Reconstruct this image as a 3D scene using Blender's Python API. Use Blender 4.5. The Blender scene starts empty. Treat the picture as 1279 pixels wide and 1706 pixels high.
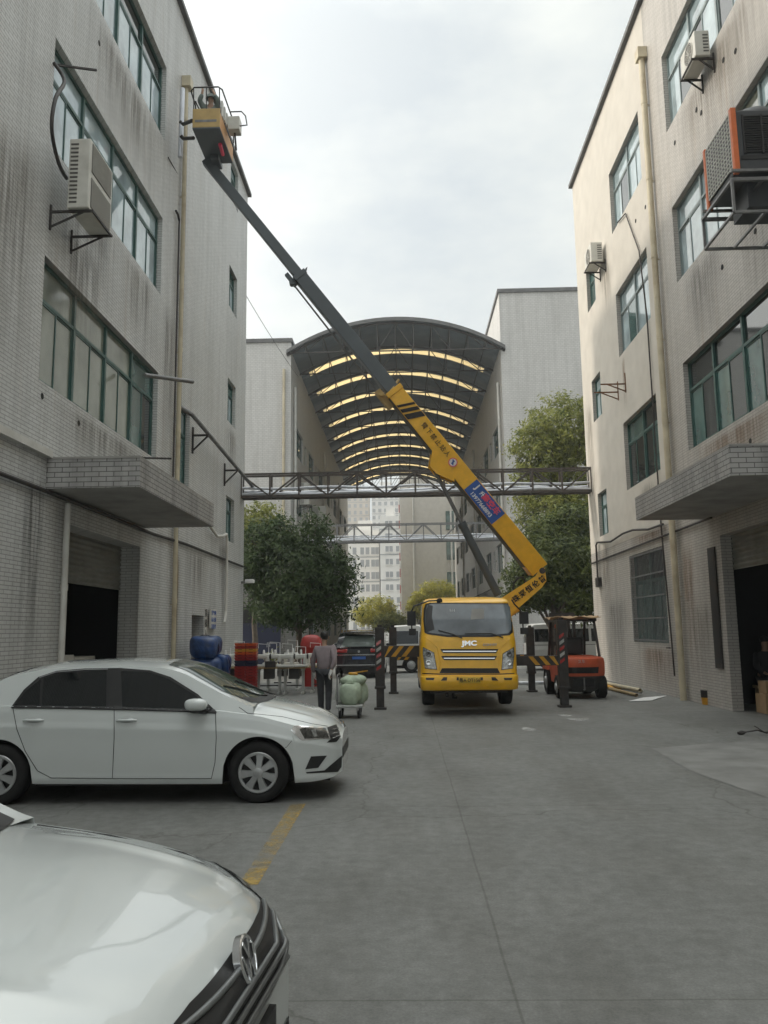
import bpy, bmesh, math, random
import numpy as np
from mathutils import Vector, Matrix
from mathutils.bvhtree import BVHTree
R=math.radians
scene=bpy.context.scene
COL=scene.collection
# ------------------------------------------------------------------ camera
FPX=1350.; CX,CY=639.5,853.; EYE=1.65
def _basis():
    d=Vector(((675-CX)/FPX,(1050-CY)/FPX,1)).normalized()
    up=Vector((-math.sin(R(1.0)),-math.cos(R(1.0)),0)); up-=up.dot(d)*d; up.normalize()
    r=up.cross(d)
    if r.x<0: r=-r
    return r,d,up
_r,_d,_u=_basis()
EYEV=Vector((0,0,EYE))
def ray(px,py):
    c=Vector(((px-CX)/FPX,(py-CY)/FPX,1)); return Vector((_r.dot(c),_d.dot(c),_u.dot(c)))
def onX(px,py,X): r=ray(px,py); return EYEV+r*(X/r.x)
def onY(px,py,Y): r=ray(px,py); return EYEV+r*(Y/r.y)
def onZ(px,py,Z=0.): r=ray(px,py); return EYEV+r*((Z-EYE)/r.z)
cam_d=bpy.data.cameras.new('camera'); cam=bpy.data.objects.new('camera',cam_d); COL.objects.link(cam)
cam_d.sensor_fit='VERTICAL'; cam_d.sensor_height=36; cam_d.lens=FPX/1706*36; cam_d.clip_end=3000; cam_d.clip_start=.05
cr=Vector((_r.x,_d.x,_u.x)); cd=Vector((_r.y,_d.y,_u.y)); cf=Vector((_r.z,_d.z,_u.z))
cam.matrix_world=Matrix(((cr.x,-cd.x,-cf.x,0),(cr.y,-cd.y,-cf.y,0),(cr.z,-cd.z,-cf.z,EYE),(0,0,0,1)))
scene.camera=cam
# ------------------------------------------------------------------ sky, sun, exposure
SUN_TO=Vector((-11.85,1.75,6.3)).normalized()      # direction towards the sun
el=math.asin(SUN_TO.z); az=math.atan2(SUN_TO.x,SUN_TO.y)
w=bpy.data.worlds.new('World'); scene.world=w; w.use_nodes=True
nt=w.node_tree; nt.nodes.clear()
def N(nt,t,**k):
    n=nt.nodes.new(t)
    for a,b in k.items(): setattr(n,a,b)
    return n
out=N(nt,'ShaderNodeOutputWorld'); bg=N(nt,'ShaderNodeBackground'); bg.inputs[1].default_value=.1
sky=N(nt,'ShaderNodeTexSky',sky_type='NISHITA',sun_disc=False,sun_elevation=el,sun_rotation=az,air_density=1.2,dust_density=2.5)
tc=N(nt,'ShaderNodeTexCoord'); mp=N(nt,'ShaderNodeMapping'); mp.inputs['Scale'].default_value=(1.2,1.2,2.6)
no=N(nt,'ShaderNodeTexNoise'); no.inputs['Scale'].default_value=2.3; no.inputs['Detail'].default_value=7; no.inputs['Roughness'].default_value=.55
rp=N(nt,'ShaderNodeValToRGB'); rp.color_ramp.elements[0].position=.36; rp.color_ramp.elements[0].color=(.45,.45,.45,1); rp.color_ramp.elements[1].position=.62; rp.color_ramp.elements[1].color=(1,1,1,1)
mx=N(nt,'ShaderNodeMixRGB'); mx.inputs[2].default_value=(7.7,8.0,7.75,1)
skm=N(nt,'ShaderNodeMixRGB',blend_type='MIX'); skm.inputs[0].default_value=.45; skm.inputs[2].default_value=(5.3,6.5,7.6,1)
# soft glow of the veiled sun in the cloud
dt=N(nt,'ShaderNodeVectorMath',operation='DOT_PRODUCT'); dt.inputs[1].default_value=tuple(SUN_TO); mx0=N(nt,'ShaderNodeMath',operation='MAXIMUM'); mx0.inputs[1].default_value=0; pw=N(nt,'ShaderNodeMath',operation='POWER'); pw.inputs[1].default_value=2.6
gs=N(nt,'ShaderNodeVectorMath',operation='SCALE'); gs.inputs[0].default_value=(17,15.8,13.8); gm=N(nt,'ShaderNodeVectorMath',operation='ADD')
sp=N(nt,'ShaderNodeSeparateXYZ'); zm=N(nt,'ShaderNodeVectorMath',operation='SCALE')   # overcast sky: brighter overhead than near the horizon
mr=N(nt,'ShaderNodeMapRange',interpolation_type='SMOOTHSTEP'); mr.inputs[1].default_value=.62; mr.inputs[2].default_value=.95; mr.inputs[3].default_value=.98; mr.inputs[4].default_value=2.7
for a,b in ((tc.outputs['Generated'],mp.inputs[0]),(mp.outputs[0],no.inputs['Vector']),(no.outputs['Fac'],rp.inputs[0]),(rp.outputs[0],mx.inputs[0]),(sky.outputs[0],skm.inputs[1]),(skm.outputs[0],mx.inputs[1]),(mx.outputs[0],zm.inputs[0]),(tc.outputs['Generated'],sp.inputs[0]),(sp.outputs[2],mr.inputs[0]),(mr.outputs[0],zm.inputs['Scale']),(zm.outputs[0],gm.inputs[0]),(tc.outputs['Generated'],dt.inputs[0]),(dt.outputs['Value'],mx0.inputs[0]),(mx0.outputs[0],pw.inputs[0]),(pw.outputs[0],gs.inputs['Scale']),(gs.outputs[0],gm.inputs[1]),(gm.outputs[0],bg.inputs[0]),(bg.outputs[0],out.inputs[0])): nt.links.new(a,b)
sd=bpy.data.lights.new('sun','SUN'); so=bpy.data.objects.new('sun',sd); COL.objects.link(so)
sd.energy=1.8; sd.angle=R(3); sd.color=(1,.90,.77)
so.rotation_euler=SUN_TO.to_track_quat('Z','Y').to_euler(); so.location=(-40,0,60)
vs=scene.view_settings; vs.view_transform='Standard'; vs.look='None'; vs.exposure=.30; vs.gamma=1; vs.use_curve_mapping=False
rnd=random.Random(7)
# ------------------------------------------------------------------ materials
def new_mat(name):
    m=bpy.data.materials.new(name); m.use_nodes=True; m.node_tree.nodes.clear(); return m
def pm(name,col,rough=.6,metal=0.,var=.12,scale=6.,spec=.5,coat=0.,bump=0.,dirt=0.,dirtcol=(.05,.045,.035)):
    m=new_mat(name); t=m.node_tree; L=t.links.new
    o=N(t,'ShaderNodeOutputMaterial'); b=N(t,'ShaderNodeBsdfPrincipled'); L(b.outputs[0],o.inputs[0])
    b.inputs['Roughness'].default_value=rough; b.inputs['Metallic'].default_value=metal; b.inputs['Specular IOR Level'].default_value=spec; b.inputs['Coat Weight'].default_value=coat; b.inputs['Coat Roughness'].default_value=.03
    g=N(t,'ShaderNodeNewGeometry'); n=N(t,'ShaderNodeTexNoise'); n.inputs['Scale'].default_value=scale; n.inputs['Detail'].default_value=5
    L(g.outputs['Position'],n.inputs['Vector'])
    r=N(t,'ShaderNodeValToRGB'); lo=[c*(1-var) for c in col]; hi=[min(1,c*(1+var)) for c in col]
    r.color_ramp.elements[0].position=.3; r.color_ramp.elements[1].position=.7
    r.color_ramp.elements[0].color=(*lo,1); r.color_ramp.elements[1].color=(*hi,1)
    L(n.outputs['Fac'],r.inputs[0]); src=r.outputs[0]
    if dirt>0:
        n2=N(t,'ShaderNodeTexNoise'); n2.inputs['Scale'].default_value=scale*.6; n2.inputs['Detail'].default_value=8; n2.inputs['Roughness'].default_value=.7
        L(g.outputs['Position'],n2.inputs['Vector'])
        r2=N(t,'ShaderNodeValToRGB'); r2.color_ramp.elements[0].position=.48; r2.color_ramp.elements[1].position=.75
        r2.color_ramp.elements[0].color=(0,0,0,1); r2.color_ramp.elements[1].color=(dirt,dirt,dirt,1)
        L(n2.outputs['Fac'],r2.inputs[0]); mxx=N(t,'ShaderNodeMixRGB'); L(r2.outputs[0],mxx.inputs[0]); L(src,mxx.inputs[1]); mxx.inputs[2].default_value=(*dirtcol,1); src=mxx.outputs[0]
    L(src,b.inputs['Base Color'])
    if bump>0:
        bu=N(t,'ShaderNodeBump'); bu.inputs['Strength'].default_value=bump; bu.inputs['Distance'].default_value=.02; L(n.outputs['Fac'],bu.inputs['Height']); L(bu.outputs[0],b.inputs['Normal'])
    return m
def tile_mat(name,c1,c2,mortar,bw=.2,rh=.065,ms=.007,stain=.24,rust=.22):
    m=new_mat(name); t=m.node_tree; L=t.links.new
    o=N(t,'ShaderNodeOutputMaterial'); b=N(t,'ShaderNodeBsdfPrincipled'); L(b.outputs[0],o.inputs[0]); b.inputs['Roughness'].default_value=.5
    g=N(t,'ShaderNodeNewGeometry'); s=N(t,'ShaderNodeSeparateXYZ'); L(g.outputs['Position'],s.inputs[0])
    ad=N(t,'ShaderNodeMath',operation='ADD'); L(s.outputs[0],ad.inputs[0]); L(s.outputs[1],ad.inputs[1])
    cb=N(t,'ShaderNodeCombineXYZ'); L(ad.outputs[0],cb.inputs[0]); L(s.outputs[2],cb.inputs[1])
    br=N(t,'ShaderNodeTexBrick'); L(cb.outputs[0],br.inputs['Vector'])
    for k,v in (('Color1',(*c1,1)),('Color2',(*c2,1)),('Mortar',(*mortar,1)),('Scale',1),('Mortar Size',ms),('Mortar Smooth',.1),('Brick Width',bw),('Row Height',rh),('Bias',0)): br.inputs[k].default_value=v
    def streak(sx,sz,lo,hi,det=6):
        mpn=N(t,'ShaderNodeMapping'); mpn.inputs['Scale'].default_value=(sx,sz,1); L(cb.outputs[0],mpn.inputs[0])
        n=N(t,'ShaderNodeTexNoise'); n.inputs['Scale'].default_value=1; n.inputs['Detail'].default_value=det; n.inputs['Roughness'].default_value=.62; L(mpn.outputs[0],n.inputs['Vector'])
        r=N(t,'ShaderNodeMapRange'); r.inputs[1].default_value=lo; r.inputs[2].default_value=hi; L(n.outputs['Fac'],r.inputs[0]); return r.outputs[0]
    k1=streak(3.2,.15,.44,.70)
    mu=N(t,'ShaderNodeMath',operation='MULTIPLY'); mu.inputs[1].default_value=stain; L(k1,mu.inputs[0])
    m1=N(t,'ShaderNodeMixRGB'); L(mu.outputs[0],m1.inputs[0]); L(br.outputs['Color'],m1.inputs[1]); m1.inputs[2].default_value=(.075,.072,.062,1)
    k2=streak(3.6,.22,.57,.70); mu2=N(t,'ShaderNodeMath',operation='MULTIPLY'); mu2.inputs[1].default_value=rust; L(k2,mu2.inputs[0])
    m2=N(t,'ShaderNodeMixRGB'); L(mu2.outputs[0],m2.inputs[0]); L(m1.outputs[0],m2.inputs[1]); m2.inputs[2].default_value=(.30,.20,.11,1)
    k3=streak(.35,.3,.3,.7,3); m3=N(t,'ShaderNodeMixRGB',blend_type='MULTIPLY'); m3.inputs[0].default_value=.35
    r3=N(t,'ShaderNodeValToRGB'); r3.color_ramp.elements[0].color=(.78,.78,.77,1); r3.color_ramp.elements[1].color=(1,1,1,1); L(k3,r3.inputs[0])
    L(m2.outputs[0],m3.inputs[1]); L(r3.outputs[0],m3.inputs[2]); L(m3.outputs[0],b.inputs['Base Color'])
    bu=N(t,'ShaderNodeBump'); bu.inputs['Strength'].default_value=.35; bu.inputs['Distance'].default_value=.006; bu.invert=True; L(br.outputs['Fac'],bu.inputs['Height']); L(bu.outputs[0],b.inputs['Normal'])
    return m
def glass_pane(name,col,rough=.04,var=.25,spec=.9):
    m=pm(name,col,rough,0,var,1.3,spec); [setattr(n.inputs['IOR'],'default_value',1.95) for n in m.node_tree.nodes if n.type=='BSDF_PRINCIPLED']; return m
def leaf_mat(name,dark,light,trans=.3):
    m=new_mat(name); t=m.node_tree; L=t.links.new
    o=N(t,'ShaderNodeOutputMaterial'); b=N(t,'ShaderNodeBsdfPrincipled'); b.inputs['Roughness'].default_value=.5; b.inputs['Specular IOR Level'].default_value=.2
    g=N(t,'ShaderNodeNewGeometry'); n=N(t,'ShaderNodeTexNoise'); n.inputs['Scale'].default_value=1.6; n.inputs['Detail'].default_value=3; L(g.outputs['Position'],n.inputs['Vector'])
    wn=N(t,'ShaderNodeMath',operation='MULTIPLY_ADD'); L(g.outputs['Random Per Island'],wn.inputs[0]); wn.inputs[1].default_value=.5; L(n.outputs['Fac'],wn.inputs[2])
    r=N(t,'ShaderNodeValToRGB'); r.color_ramp.elements[0].position=.4; r.color_ramp.elements[1].position=1.0; r.color_ramp.elements[0].color=(*dark,1); r.color_ramp.elements[1].color=(*light,1)
    L(wn.outputs[0],r.inputs[0]); L(r.outputs[0],b.inputs['Base Color'])
    tr=N(t,'ShaderNodeBsdfTranslucent'); L(r.outputs[0],tr.inputs[0]); ms=N(t,'ShaderNodeMixShader'); ms.inputs[0].default_value=trans
    L(b.outputs[0],ms.inputs[1]); L(tr.outputs[0],ms.inputs[2]); L(ms.outputs[0],o.inputs[0]); return m
def ground_mat():
    m=new_mat('concrete_yard'); t=m.node_tree; L=t.links.new
    o=N(t,'ShaderNodeOutputMaterial'); b=N(t,'ShaderNodeBsdfPrincipled'); L(b.outputs[0],o.inputs[0])
    g=N(t,'ShaderNodeNewGeometry'); P=g.outputs['Position']
    def noise(sc,det=6,ro=.6,sx=(1,1,1)):
        mp=N(t,'ShaderNodeMapping'); mp.inputs['Scale'].default_value=sx; L(P,mp.inputs[0])
        n=N(t,'ShaderNodeTexNoise'); n.inputs['Scale'].default_value=sc; n.inputs['Detail'].default_value=det; n.inputs['Roughness'].default_value=ro; L(mp.outputs[0],n.inputs['Vector']); return n.outputs['Fac']
    def ramp(f,p0,c0,p1,c1):
        r=N(t,'ShaderNodeValToRGB'); r.color_ramp.elements[0].position=p0; r.color_ramp.elements[1].position=p1; r.color_ramp.elements[0].color=(*c0,1); r.color_ramp.elements[1].color=(*c1,1); L(f,r.inputs[0]); return r.outputs[0]
    def mul(a,b2,f=1.):
        q=N(t,'ShaderNodeMixRGB',blend_type='MULTIPLY'); q.inputs[0].default_value=f; L(a,q.inputs[1]); L(b2,q.inputs[2]); return q.outputs[0]
    c=ramp(noise(.55,8,.65),.3,(.162,.165,.156),.72,(.205,.208,.198))
    c=mul(c,ramp(noise(9,6,.7),.3,(.70,.70,.69),.7,(1.12,1.12,1.12)))
    c=mul(c,ramp(noise(70,3,.7),.35,(.82,.82,.82),.65,(1.1,1.1,1.1)))
    c=mul(c,ramp(noise(.8,7,.6,(1.6,.5,1)),.34,(.80,.79,.77),.55,(1,1,1)))
    s=N(t,'ShaderNodeSeparateXYZ'); L(P,s.inputs[0]); wob=noise(1.3,4)
    def joint(ch,off,per,wd,wamp):
        a=N(t,'ShaderNodeMath',operation='MULTIPLY_ADD'); L(wob,a.inputs[0]); a.inputs[1].default_value=wamp; L(s.outputs[ch],a.inputs[2])
        a2=N(t,'ShaderNodeMath',operation='ADD'); L(a.outputs[0],a2.inputs[0]); a2.inputs[1].default_value=-off-wamp*.5+per*50
        md=N(t,'ShaderNodeMath',operation='PINGPONG'); L(a2.outputs[0],md.inputs[0]); md.inputs[1].default_value=per/2
        r=N(t,'ShaderNodeMapRange'); r.inputs[1].default_value=wd*.4; r.inputs[2].default_value=wd; L(md.outputs[0],r.inputs[0]); return r.outputs[0]
    for ch,off,per,wd,wa in ((0,.47,4.2,.010,.03),(1,3.93,4.05,.010,.03)):
        q=joint(ch,off,per,wd,wa); c=mul(c,ramp(q,0,(.70,.69,.67),1,(1,1,1)))
    v=N(t,'ShaderNodeTexVoronoi',feature='DISTANCE_TO_EDGE'); v.inputs['Scale'].default_value=.22
    ad=N(t,'ShaderNodeVectorMath',operation='MULTIPLY_ADD'); nn=N(t,'ShaderNodeTexNoise'); nn.inputs['Scale'].default_value=1.5; nn.inputs['Detail'].default_value=6; L(P,nn.inputs['Vector']); L(nn.outputs['Color'],ad.inputs[0]); ad.inputs[1].default_value=(.8,.8,.8); L(P,ad.inputs[2]); L(ad.outputs[0],v.inputs['Vector'])
    c=mul(c,ramp(v.outputs[0],.0007,(.55,.54,.5),.0022,(1,1,1)),.8)
    L(c,b.inputs['Base Color'])
    rr=N(t,'ShaderNodeMapRange'); rr.inputs[3].default_value=.45; rr.inputs[4].default_value=.85; L(noise(1.2,5),rr.inputs[0]); L(rr.outputs[0],b.inputs['Roughness'])
    bu=N(t,'ShaderNodeBump'); bu.inputs['Strength'].default_value=.25; bu.inputs['Distance'].default_value=.01; L(noise(45,5,.7),bu.inputs['Height']); L(bu.outputs[0],b.inputs['Normal'])
    return m
def worn_paint(name,col,wear=.5,scale=14):
    m=new_mat(name); t=m.node_tree; L=t.links.new
    o=N(t,'ShaderNodeOutputMaterial'); b=N(t,'ShaderNodeBsdfPrincipled'); b.inputs['Base Color'].default_value=(*col,1); b.inputs['Roughness'].default_value=.7
    g=N(t,'ShaderNodeNewGeometry'); n=N(t,'ShaderNodeTexNoise'); n.inputs['Scale'].default_value=scale; n.inputs['Detail'].default_value=8; n.inputs['Roughness'].default_value=.75; L(g.outputs['Position'],n.inputs['Vector'])
    n2=N(t,'ShaderNodeTexNoise'); n2.inputs['Scale'].default_value=1.7; L(g.outputs['Position'],n2.inputs['Vector'])
    a=N(t,'ShaderNodeMath',operation='MULTIPLY_ADD'); L(n2.outputs['Fac'],a.inputs[0]); a.inputs[1].default_value=.7; L(n.outputs['Fac'],a.inputs[2])
    r=N(t,'ShaderNodeMapRange'); r.inputs[1].default_value=wear+.20; r.inputs[2].default_value=wear+.52; r.inputs[3].default_value=0; r.inputs[4].default_value=.75; L(a.outputs[0],r.inputs[0])
    tr=N(t,'ShaderNodeBsdfTransparent'); ms=N(t,'ShaderNodeMixShader'); L(r.outputs[0],ms.inputs[0]); L(tr.outputs[0],ms.inputs[1]); L(b.outputs[0],ms.inputs[2]); L(ms.outputs[0],o.inputs[0]); return m
def stain_mat(name,col,wear=.5,mx=.75):
    """dirt run down a wall: a stain with a shape of its own, thinning out at its edges"""
    m=new_mat(name); t=m.node_tree; L=t.links.new
    o=N(t,'ShaderNodeOutputMaterial'); b=N(t,'ShaderNodeBsdfPrincipled'); b.inputs['Base Color'].default_value=(*col,1); b.inputs['Roughness'].default_value=.8
    g=N(t,'ShaderNodeNewGeometry'); mp=N(t,'ShaderNodeMapping'); mp.inputs['Scale'].default_value=(1,9,.55); L(g.outputs['Position'],mp.inputs[0])
    n=N(t,'ShaderNodeTexNoise'); n.inputs['Scale'].default_value=1; n.inputs['Detail'].default_value=8; n.inputs['Roughness'].default_value=.65; L(mp.outputs[0],n.inputs['Vector'])
    tc_=N(t,'ShaderNodeTexCoord'); s=N(t,'ShaderNodeSeparateXYZ'); L(tc_.outputs['Generated'],s.inputs[0])
    def tent(ch):
        p=N(t,'ShaderNodeMath',operation='PINGPONG'); p.inputs[1].default_value=.5; L(s.outputs[ch],p.inputs[0]); r=N(t,'ShaderNodeMapRange',interpolation_type='SMOOTHSTEP'); r.inputs[2].default_value=.4; L(p.outputs[0],r.inputs[0]); return r.outputs[0]
    tp_=N(t,'ShaderNodeMapRange'); tp_.inputs[1].default_value=0; tp_.inputs[2].default_value=.7; L(s.outputs[2],tp_.inputs[0]); t2_=N(t,'ShaderNodeMapRange',interpolation_type='SMOOTHSTEP'); t2_.inputs[1].default_value=1; t2_.inputs[2].default_value=.82; L(s.outputs[2],t2_.inputs[0]); top=N(t,'ShaderNodeMath',operation='MULTIPLY'); L(tp_.outputs[0],top.inputs[0]); L(t2_.outputs[0],top.inputs[1])
    e=N(t,'ShaderNodeMath',operation='MULTIPLY'); L(tent(1),e.inputs[0]); L(top.outputs[0],e.inputs[1])
    r=N(t,'ShaderNodeMapRange'); r.inputs[1].default_value=wear-.12; r.inputs[2].default_value=wear+.14; r.inputs[4].default_value=mx; L(n.outputs['Fac'],r.inputs[0])
    a=N(t,'ShaderNodeMath',operation='MULTIPLY'); L(e.outputs[0],a.inputs[0]); L(r.outputs[0],a.inputs[1])
    tr=N(t,'ShaderNodeBsdfTransparent'); ms=N(t,'ShaderNodeMixShader'); L(a.outputs[0],ms.inputs[0]); L(tr.outputs[0],ms.inputs[1]); L(b.outputs[0],ms.inputs[2]); L(ms.outputs[0],o.inputs[0]); return m
def skylight_mat():
    m=new_mat('fibreglass_skylight'); t=m.node_tree; L=t.links.new
    o=N(t,'ShaderNodeOutputMaterial'); tr=N(t,'ShaderNodeBsdfTranslucent'); tr.inputs[0].default_value=(.88,.77,.55,1)
    di=N(t,'ShaderNodeBsdfDiffuse'); di.inputs[0].default_value=(.6,.56,.45,1); ms=N(t,'ShaderNodeMixShader'); ms.inputs[0].default_value=.12
    L(tr.outputs[0],ms.inputs[1]); L(di.outputs[0],ms.inputs[2]); L(ms.outputs[0],o.inputs[0]); return m
def clear_glass(name,tint=(.55,.62,.60),alpha=.5):
    m=new_mat(name); t=m.node_tree; L=t.links.new
    o=N(t,'ShaderNodeOutputMaterial'); gl=N(t,'ShaderNodeBsdfGlossy'); gl.inputs['Roughness'].default_value=.02; tr=N(t,'ShaderNodeBsdfTransparent'); tr.inputs[0].default_value=(*tint,1)
    fr=N(t,'ShaderNodeFresnel'); fr.inputs[0].default_value=1.6; ms=N(t,'ShaderNodeMixShader'); L(fr.outputs[0],ms.inputs[0]); L(tr.outputs[0],ms.inputs[1]); L(gl.outputs[0],ms.inputs[2]); L(ms.outputs[0],o.inputs[0]); return m
M={}
M['tile_left']=tile_mat('grey_mosaic_tile',(.62,.625,.61),(.555,.56,.545),(.30,.295,.285),.24,.06,.006)
M['tile_right']=tile_mat('beige_grey_mosaic_tile',(.50,.475,.44),(.45,.425,.39),(.26,.245,.225),.24,.06,.006,stain=.3,rust=.3)
M['tile_canopy']=tile_mat('canopy_tile',(.44,.43,.415),(.39,.385,.375),(.13,.125,.12),.23,.078,.007,.45,.12)
M['tile_far']=tile_mat('far_tile',(.58,.57,.55),(.53,.52,.50),(.43,.42,.405),.24,.12,.012,.2,.04)
M['tile_dark']=tile_mat('yard_tile',(.26,.25,.235),(.22,.21,.2),(.1,.1,.09),.24,.09,.01,.4,.1)
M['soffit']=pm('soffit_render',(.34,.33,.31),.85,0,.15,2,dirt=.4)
M['beige']=pm('beige_render',(.62,.50,.37),.85,0,.1,3,dirt=.25,dirtcol=(.3,.24,.17))
M['render']=pm('warm_render',(.56,.53,.475),.85,0,.06,2,dirt=.15,dirtcol=(.35,.3,.24))
M['coping']=pm('coping',(.12,.12,.12),.7,0,.2,3)
M['frame']=pm('green_window_frame',(.042,.10,.088),.45,0,.2,4)
M['frame_pale']=pm('pale_grey_window_frame',(.21,.255,.255),.4,.3,.15,4)  # paler frame colour, for upper window rows of the right block
M['pane_pale']=glass_pane('pale_reflection_glass',(.35,.44,.47),.04,.4)  # pale blue sky reflection put into the glass colour
M['pane_mid']=glass_pane('green_window_glass',(.085,.155,.145),.04,.45)
M['pane_dark']=glass_pane('dark_window_glass',(.02,.026,.026))
M['pane_beige_reflection']=glass_pane('beige_reflection_glass',(.26,.28,.23),.08)  # reflection of the pale wall opposite, put into a greenish beige colour
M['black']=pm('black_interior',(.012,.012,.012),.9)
M['shutter']=pm('shutter_metal',(.22,.22,.19),.5,.3,.15,3,dirt=.4)
M['pipe_cream']=pm('cream_plastic_pipe',(.52,.46,.33),.5,0,.15,2,dirt=.55,dirtcol=(.22,.13,.06))
M['pipe_white']=pm('white_pipe',(.6,.59,.55),.45,0,.1,3,dirt=.3,dirtcol=(.3,.25,.18))
M['lagging']=pm('foil_lagging',(.62,.64,.68),.35,.35,.12,5)
M['cable']=pm('black_cable',(.025,.024,.022),.7)
M['steel_dark']=pm('dark_steel',(.045,.042,.04),.55,.3,.3,8,dirt=.3,dirtcol=(.12,.06,.03))
M['steel_grey']=pm('grey_steel',(.20,.20,.20),.45,.5,.2,8)
M['rust']=pm('rusty_steel',(.16,.075,.035),.8,.1,.4,9)
M['ac']=pm('ac_casing',(.58,.57,.52),.45,0,.08,5,dirt=.3,dirtcol=(.3,.27,.2))
M['ac_dark']=pm('ac_grille',(.085,.08,.072),.6)
M['orange']=pm('orange_trim',(.65,.16,.05),.5)
M['cooler_dark']=pm('cooler_louvre',(.055,.06,.065),.5)
M['roof_sheet']=pm('dark_roof_sheet',(.14,.17,.185),.5,.1,.15,2)
M['skylight']=skylight_mat()
M['ground']=ground_mat()
M['apron']=pm('apron_concrete',(.20,.20,.19),.8,0,.2,2.5,dirt=.6,dirtcol=(.12,.115,.105))
M['yellow_line']=worn_paint('worn_yellow_paint',(.50,.34,.08),.53,12)
M['white_scuff']=worn_paint('white_scuff',(.6,.6,.58),.45,7)
M['car_white']=pm('white_car_paint',(.62,.655,.645),.2,0,.01,1,.5,.9)
M['car_black']=pm('black_car_paint',(.012,.013,.017),.2,0,.05,1,.5,1.)
M['van_white']=pm('white_van_paint',(.62,.62,.6),.35,0,.03,1,.5,.4)
M['car_glass']=pm('tinted_car_glass',(.006,.008,.009),.02,0,.1,1,.6,0)
M['windshield']=pm('windshield_glass',(.075,.095,.085),.03,0,.3,2.2,.5,.2)
M['black_plastic']=pm('black_plastic',(.018,.018,.018),.5)
M['seam']=pm('seam_gap',(.02,.02,.02),.8)
M['chrome']=pm('chrome',(.75,.76,.77),.12,1,.02,2)
M['silver']=pm('silver_trim',(.42,.43,.43),.35,.5,.06,4)
M['grille_silver']=pm('grille_silver',(.22,.23,.23),.35,.6,.06,4)
M['lamp_glass']=pm('lamp_lens',(.30,.31,.30),.06,.2,.6,26,.9,1.)
M['lamp_dark']=pm('dark_lamp_lens',(.05,.05,.045),.05,.2,.5,20,.9,1.)
M['tail_red']=pm('tail_lamp',(.35,.015,.012),.1,0,.2,8,.9,1.)
M['rubber']=pm('tyre_rubber',(.018,.018,.018),.85,0,.2,20,.3)
M['plate_blue']=pm('blue_plate',(.03,.12,.42),.4)
M['plate_yellow']=pm('yellow_plate',(.62,.40,.04),.4)
M['truck_yellow']=pm('truck_yellow_paint',(.88,.48,.02),.35,0,.08,5,.5,.4,dirt=.22,dirtcol=(.3,.16,.03))
M['boom_yellow']=pm('boom_yellow_paint',(.86,.46,.02),.4,0,.08,5,.5,.2,dirt=.25,dirtcol=(.3,.16,.03))
M['boom_grey']=pm('boom_grey_paint',(.10,.115,.125),.45,.1,.1,2)
M['boom_under_shade']=pm('boom_shaded_underside',(.07,.065,.045),.6,0,.2,3)
M['basket_yellow']=pm('basket_yellow',(.48,.33,.13),.6,0,.12,4,dirt=.3,dirtcol=(.3,.2,.1))
M['basket_orange']=pm('basket_orange',(.56,.31,.14),.6,0,.12,4)
M['text_black']=pm('black_lettering',(.015,.013,.01),.6)
M['text_white']=pm('white_lettering',(.75,.75,.74),.5)
M['text_red']=pm('red_lettering',(.75,.09,.16),.5)
M['panel_blue']=pm('blue_banner',(.03,.10,.36),.5)
M['red']=pm('red_plastic',(.34,.022,.018),.45,0,.12,4)
M['red_orange']=pm('orange_red_plastic',(.62,.10,.02),.45,0,.12,4)
M['amber']=pm('amber_plastic',(.62,.30,.03),.5)
M['navy']=pm('navy_plastic',(.012,.017,.05),.5)
M['blue']=pm('blue_plastic_sheet',(.012,.045,.15),.35,0,.5,7,.6,bump=.9)
M['fork_orange']=pm('forklift_orange',(.50,.085,.03),.5,0,.12,5,dirt=.35,dirtcol=(.1,.05,.03))
M['fork_grey']=pm('forklift_grey',(.055,.055,.052),.6,0,.2,6)
M['sack']=pm('woven_sack',(.42,.50,.38),.75,0,.22,7,bump=1.,dirt=.35,dirtcol=(.2,.2,.15))
M['sack_white']=pm('white_woven_sack',(.50,.53,.48),.7,0,.15,9,bump=.5)
M['wood']=pm('table_wood',(.32,.23,.11),.6,0,.15,7)
M['machine']=pm('machine_enamel',(.60,.60,.56),.35,0,.06,4)
M['table_leg']=pm('table_leg_grey',(.40,.41,.39),.5)
M['skin']=pm('skin',(.42,.26,.18),.55,0,.06,8)
M['hair']=pm('black_hair',(.012,.010,.009),.6)
M['jacket']=pm('mauve_grey_jacket',(.235,.195,.205),.85,0,.12,9,bump=.4)
M['trousers']=pm('charcoal_trousers',(.045,.047,.052),.85,0,.12,9,bump=.3)
M['worker_cloth']=pm('grey_green_workwear',(.20,.235,.215),.85,0,.15,8,bump=.4)
M['glove']=pm('white_glove',(.62,.62,.6),.85)
M['dark_cloth']=pm('dark_cloth',(.03,.03,.032),.9)
M['cardboard']=pm('cardboard',(.36,.24,.13),.8)
M['leaf_dark']=leaf_mat('dark_evergreen_leaf',(.018,.036,.014),(.075,.115,.04))
M['leaf_mid']=leaf_mat('mid_green_leaf',(.065,.095,.022),(.31,.32,.085),.42)
M['leaf_yellow']=leaf_mat('yellow_green_leaf',(.22,.24,.04),(.60,.55,.11),.45)
M['stain_dark']=stain_mat('dark_wall_stain',(.06,.058,.05),.50,.48)
M['stain_brown']=stain_mat('brown_wall_stain',(.16,.135,.10),.48,.48)
M['stain_ochre']=stain_mat('ochre_wall_stain',(.33,.25,.12),.36,.75)
M['stain_rust']=stain_mat('rust_wall_stain',(.25,.15,.085),.44,.55)
M['bridge_steel']=pm('brown_grey_steel',(.085,.075,.068),.6,.2,.3,8,dirt=.4,dirtcol=(.14,.08,.05))
M['leaf_olive']=leaf_mat('olive_leaf',(.022,.040,.014),(.13,.16,.045),.3)
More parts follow.
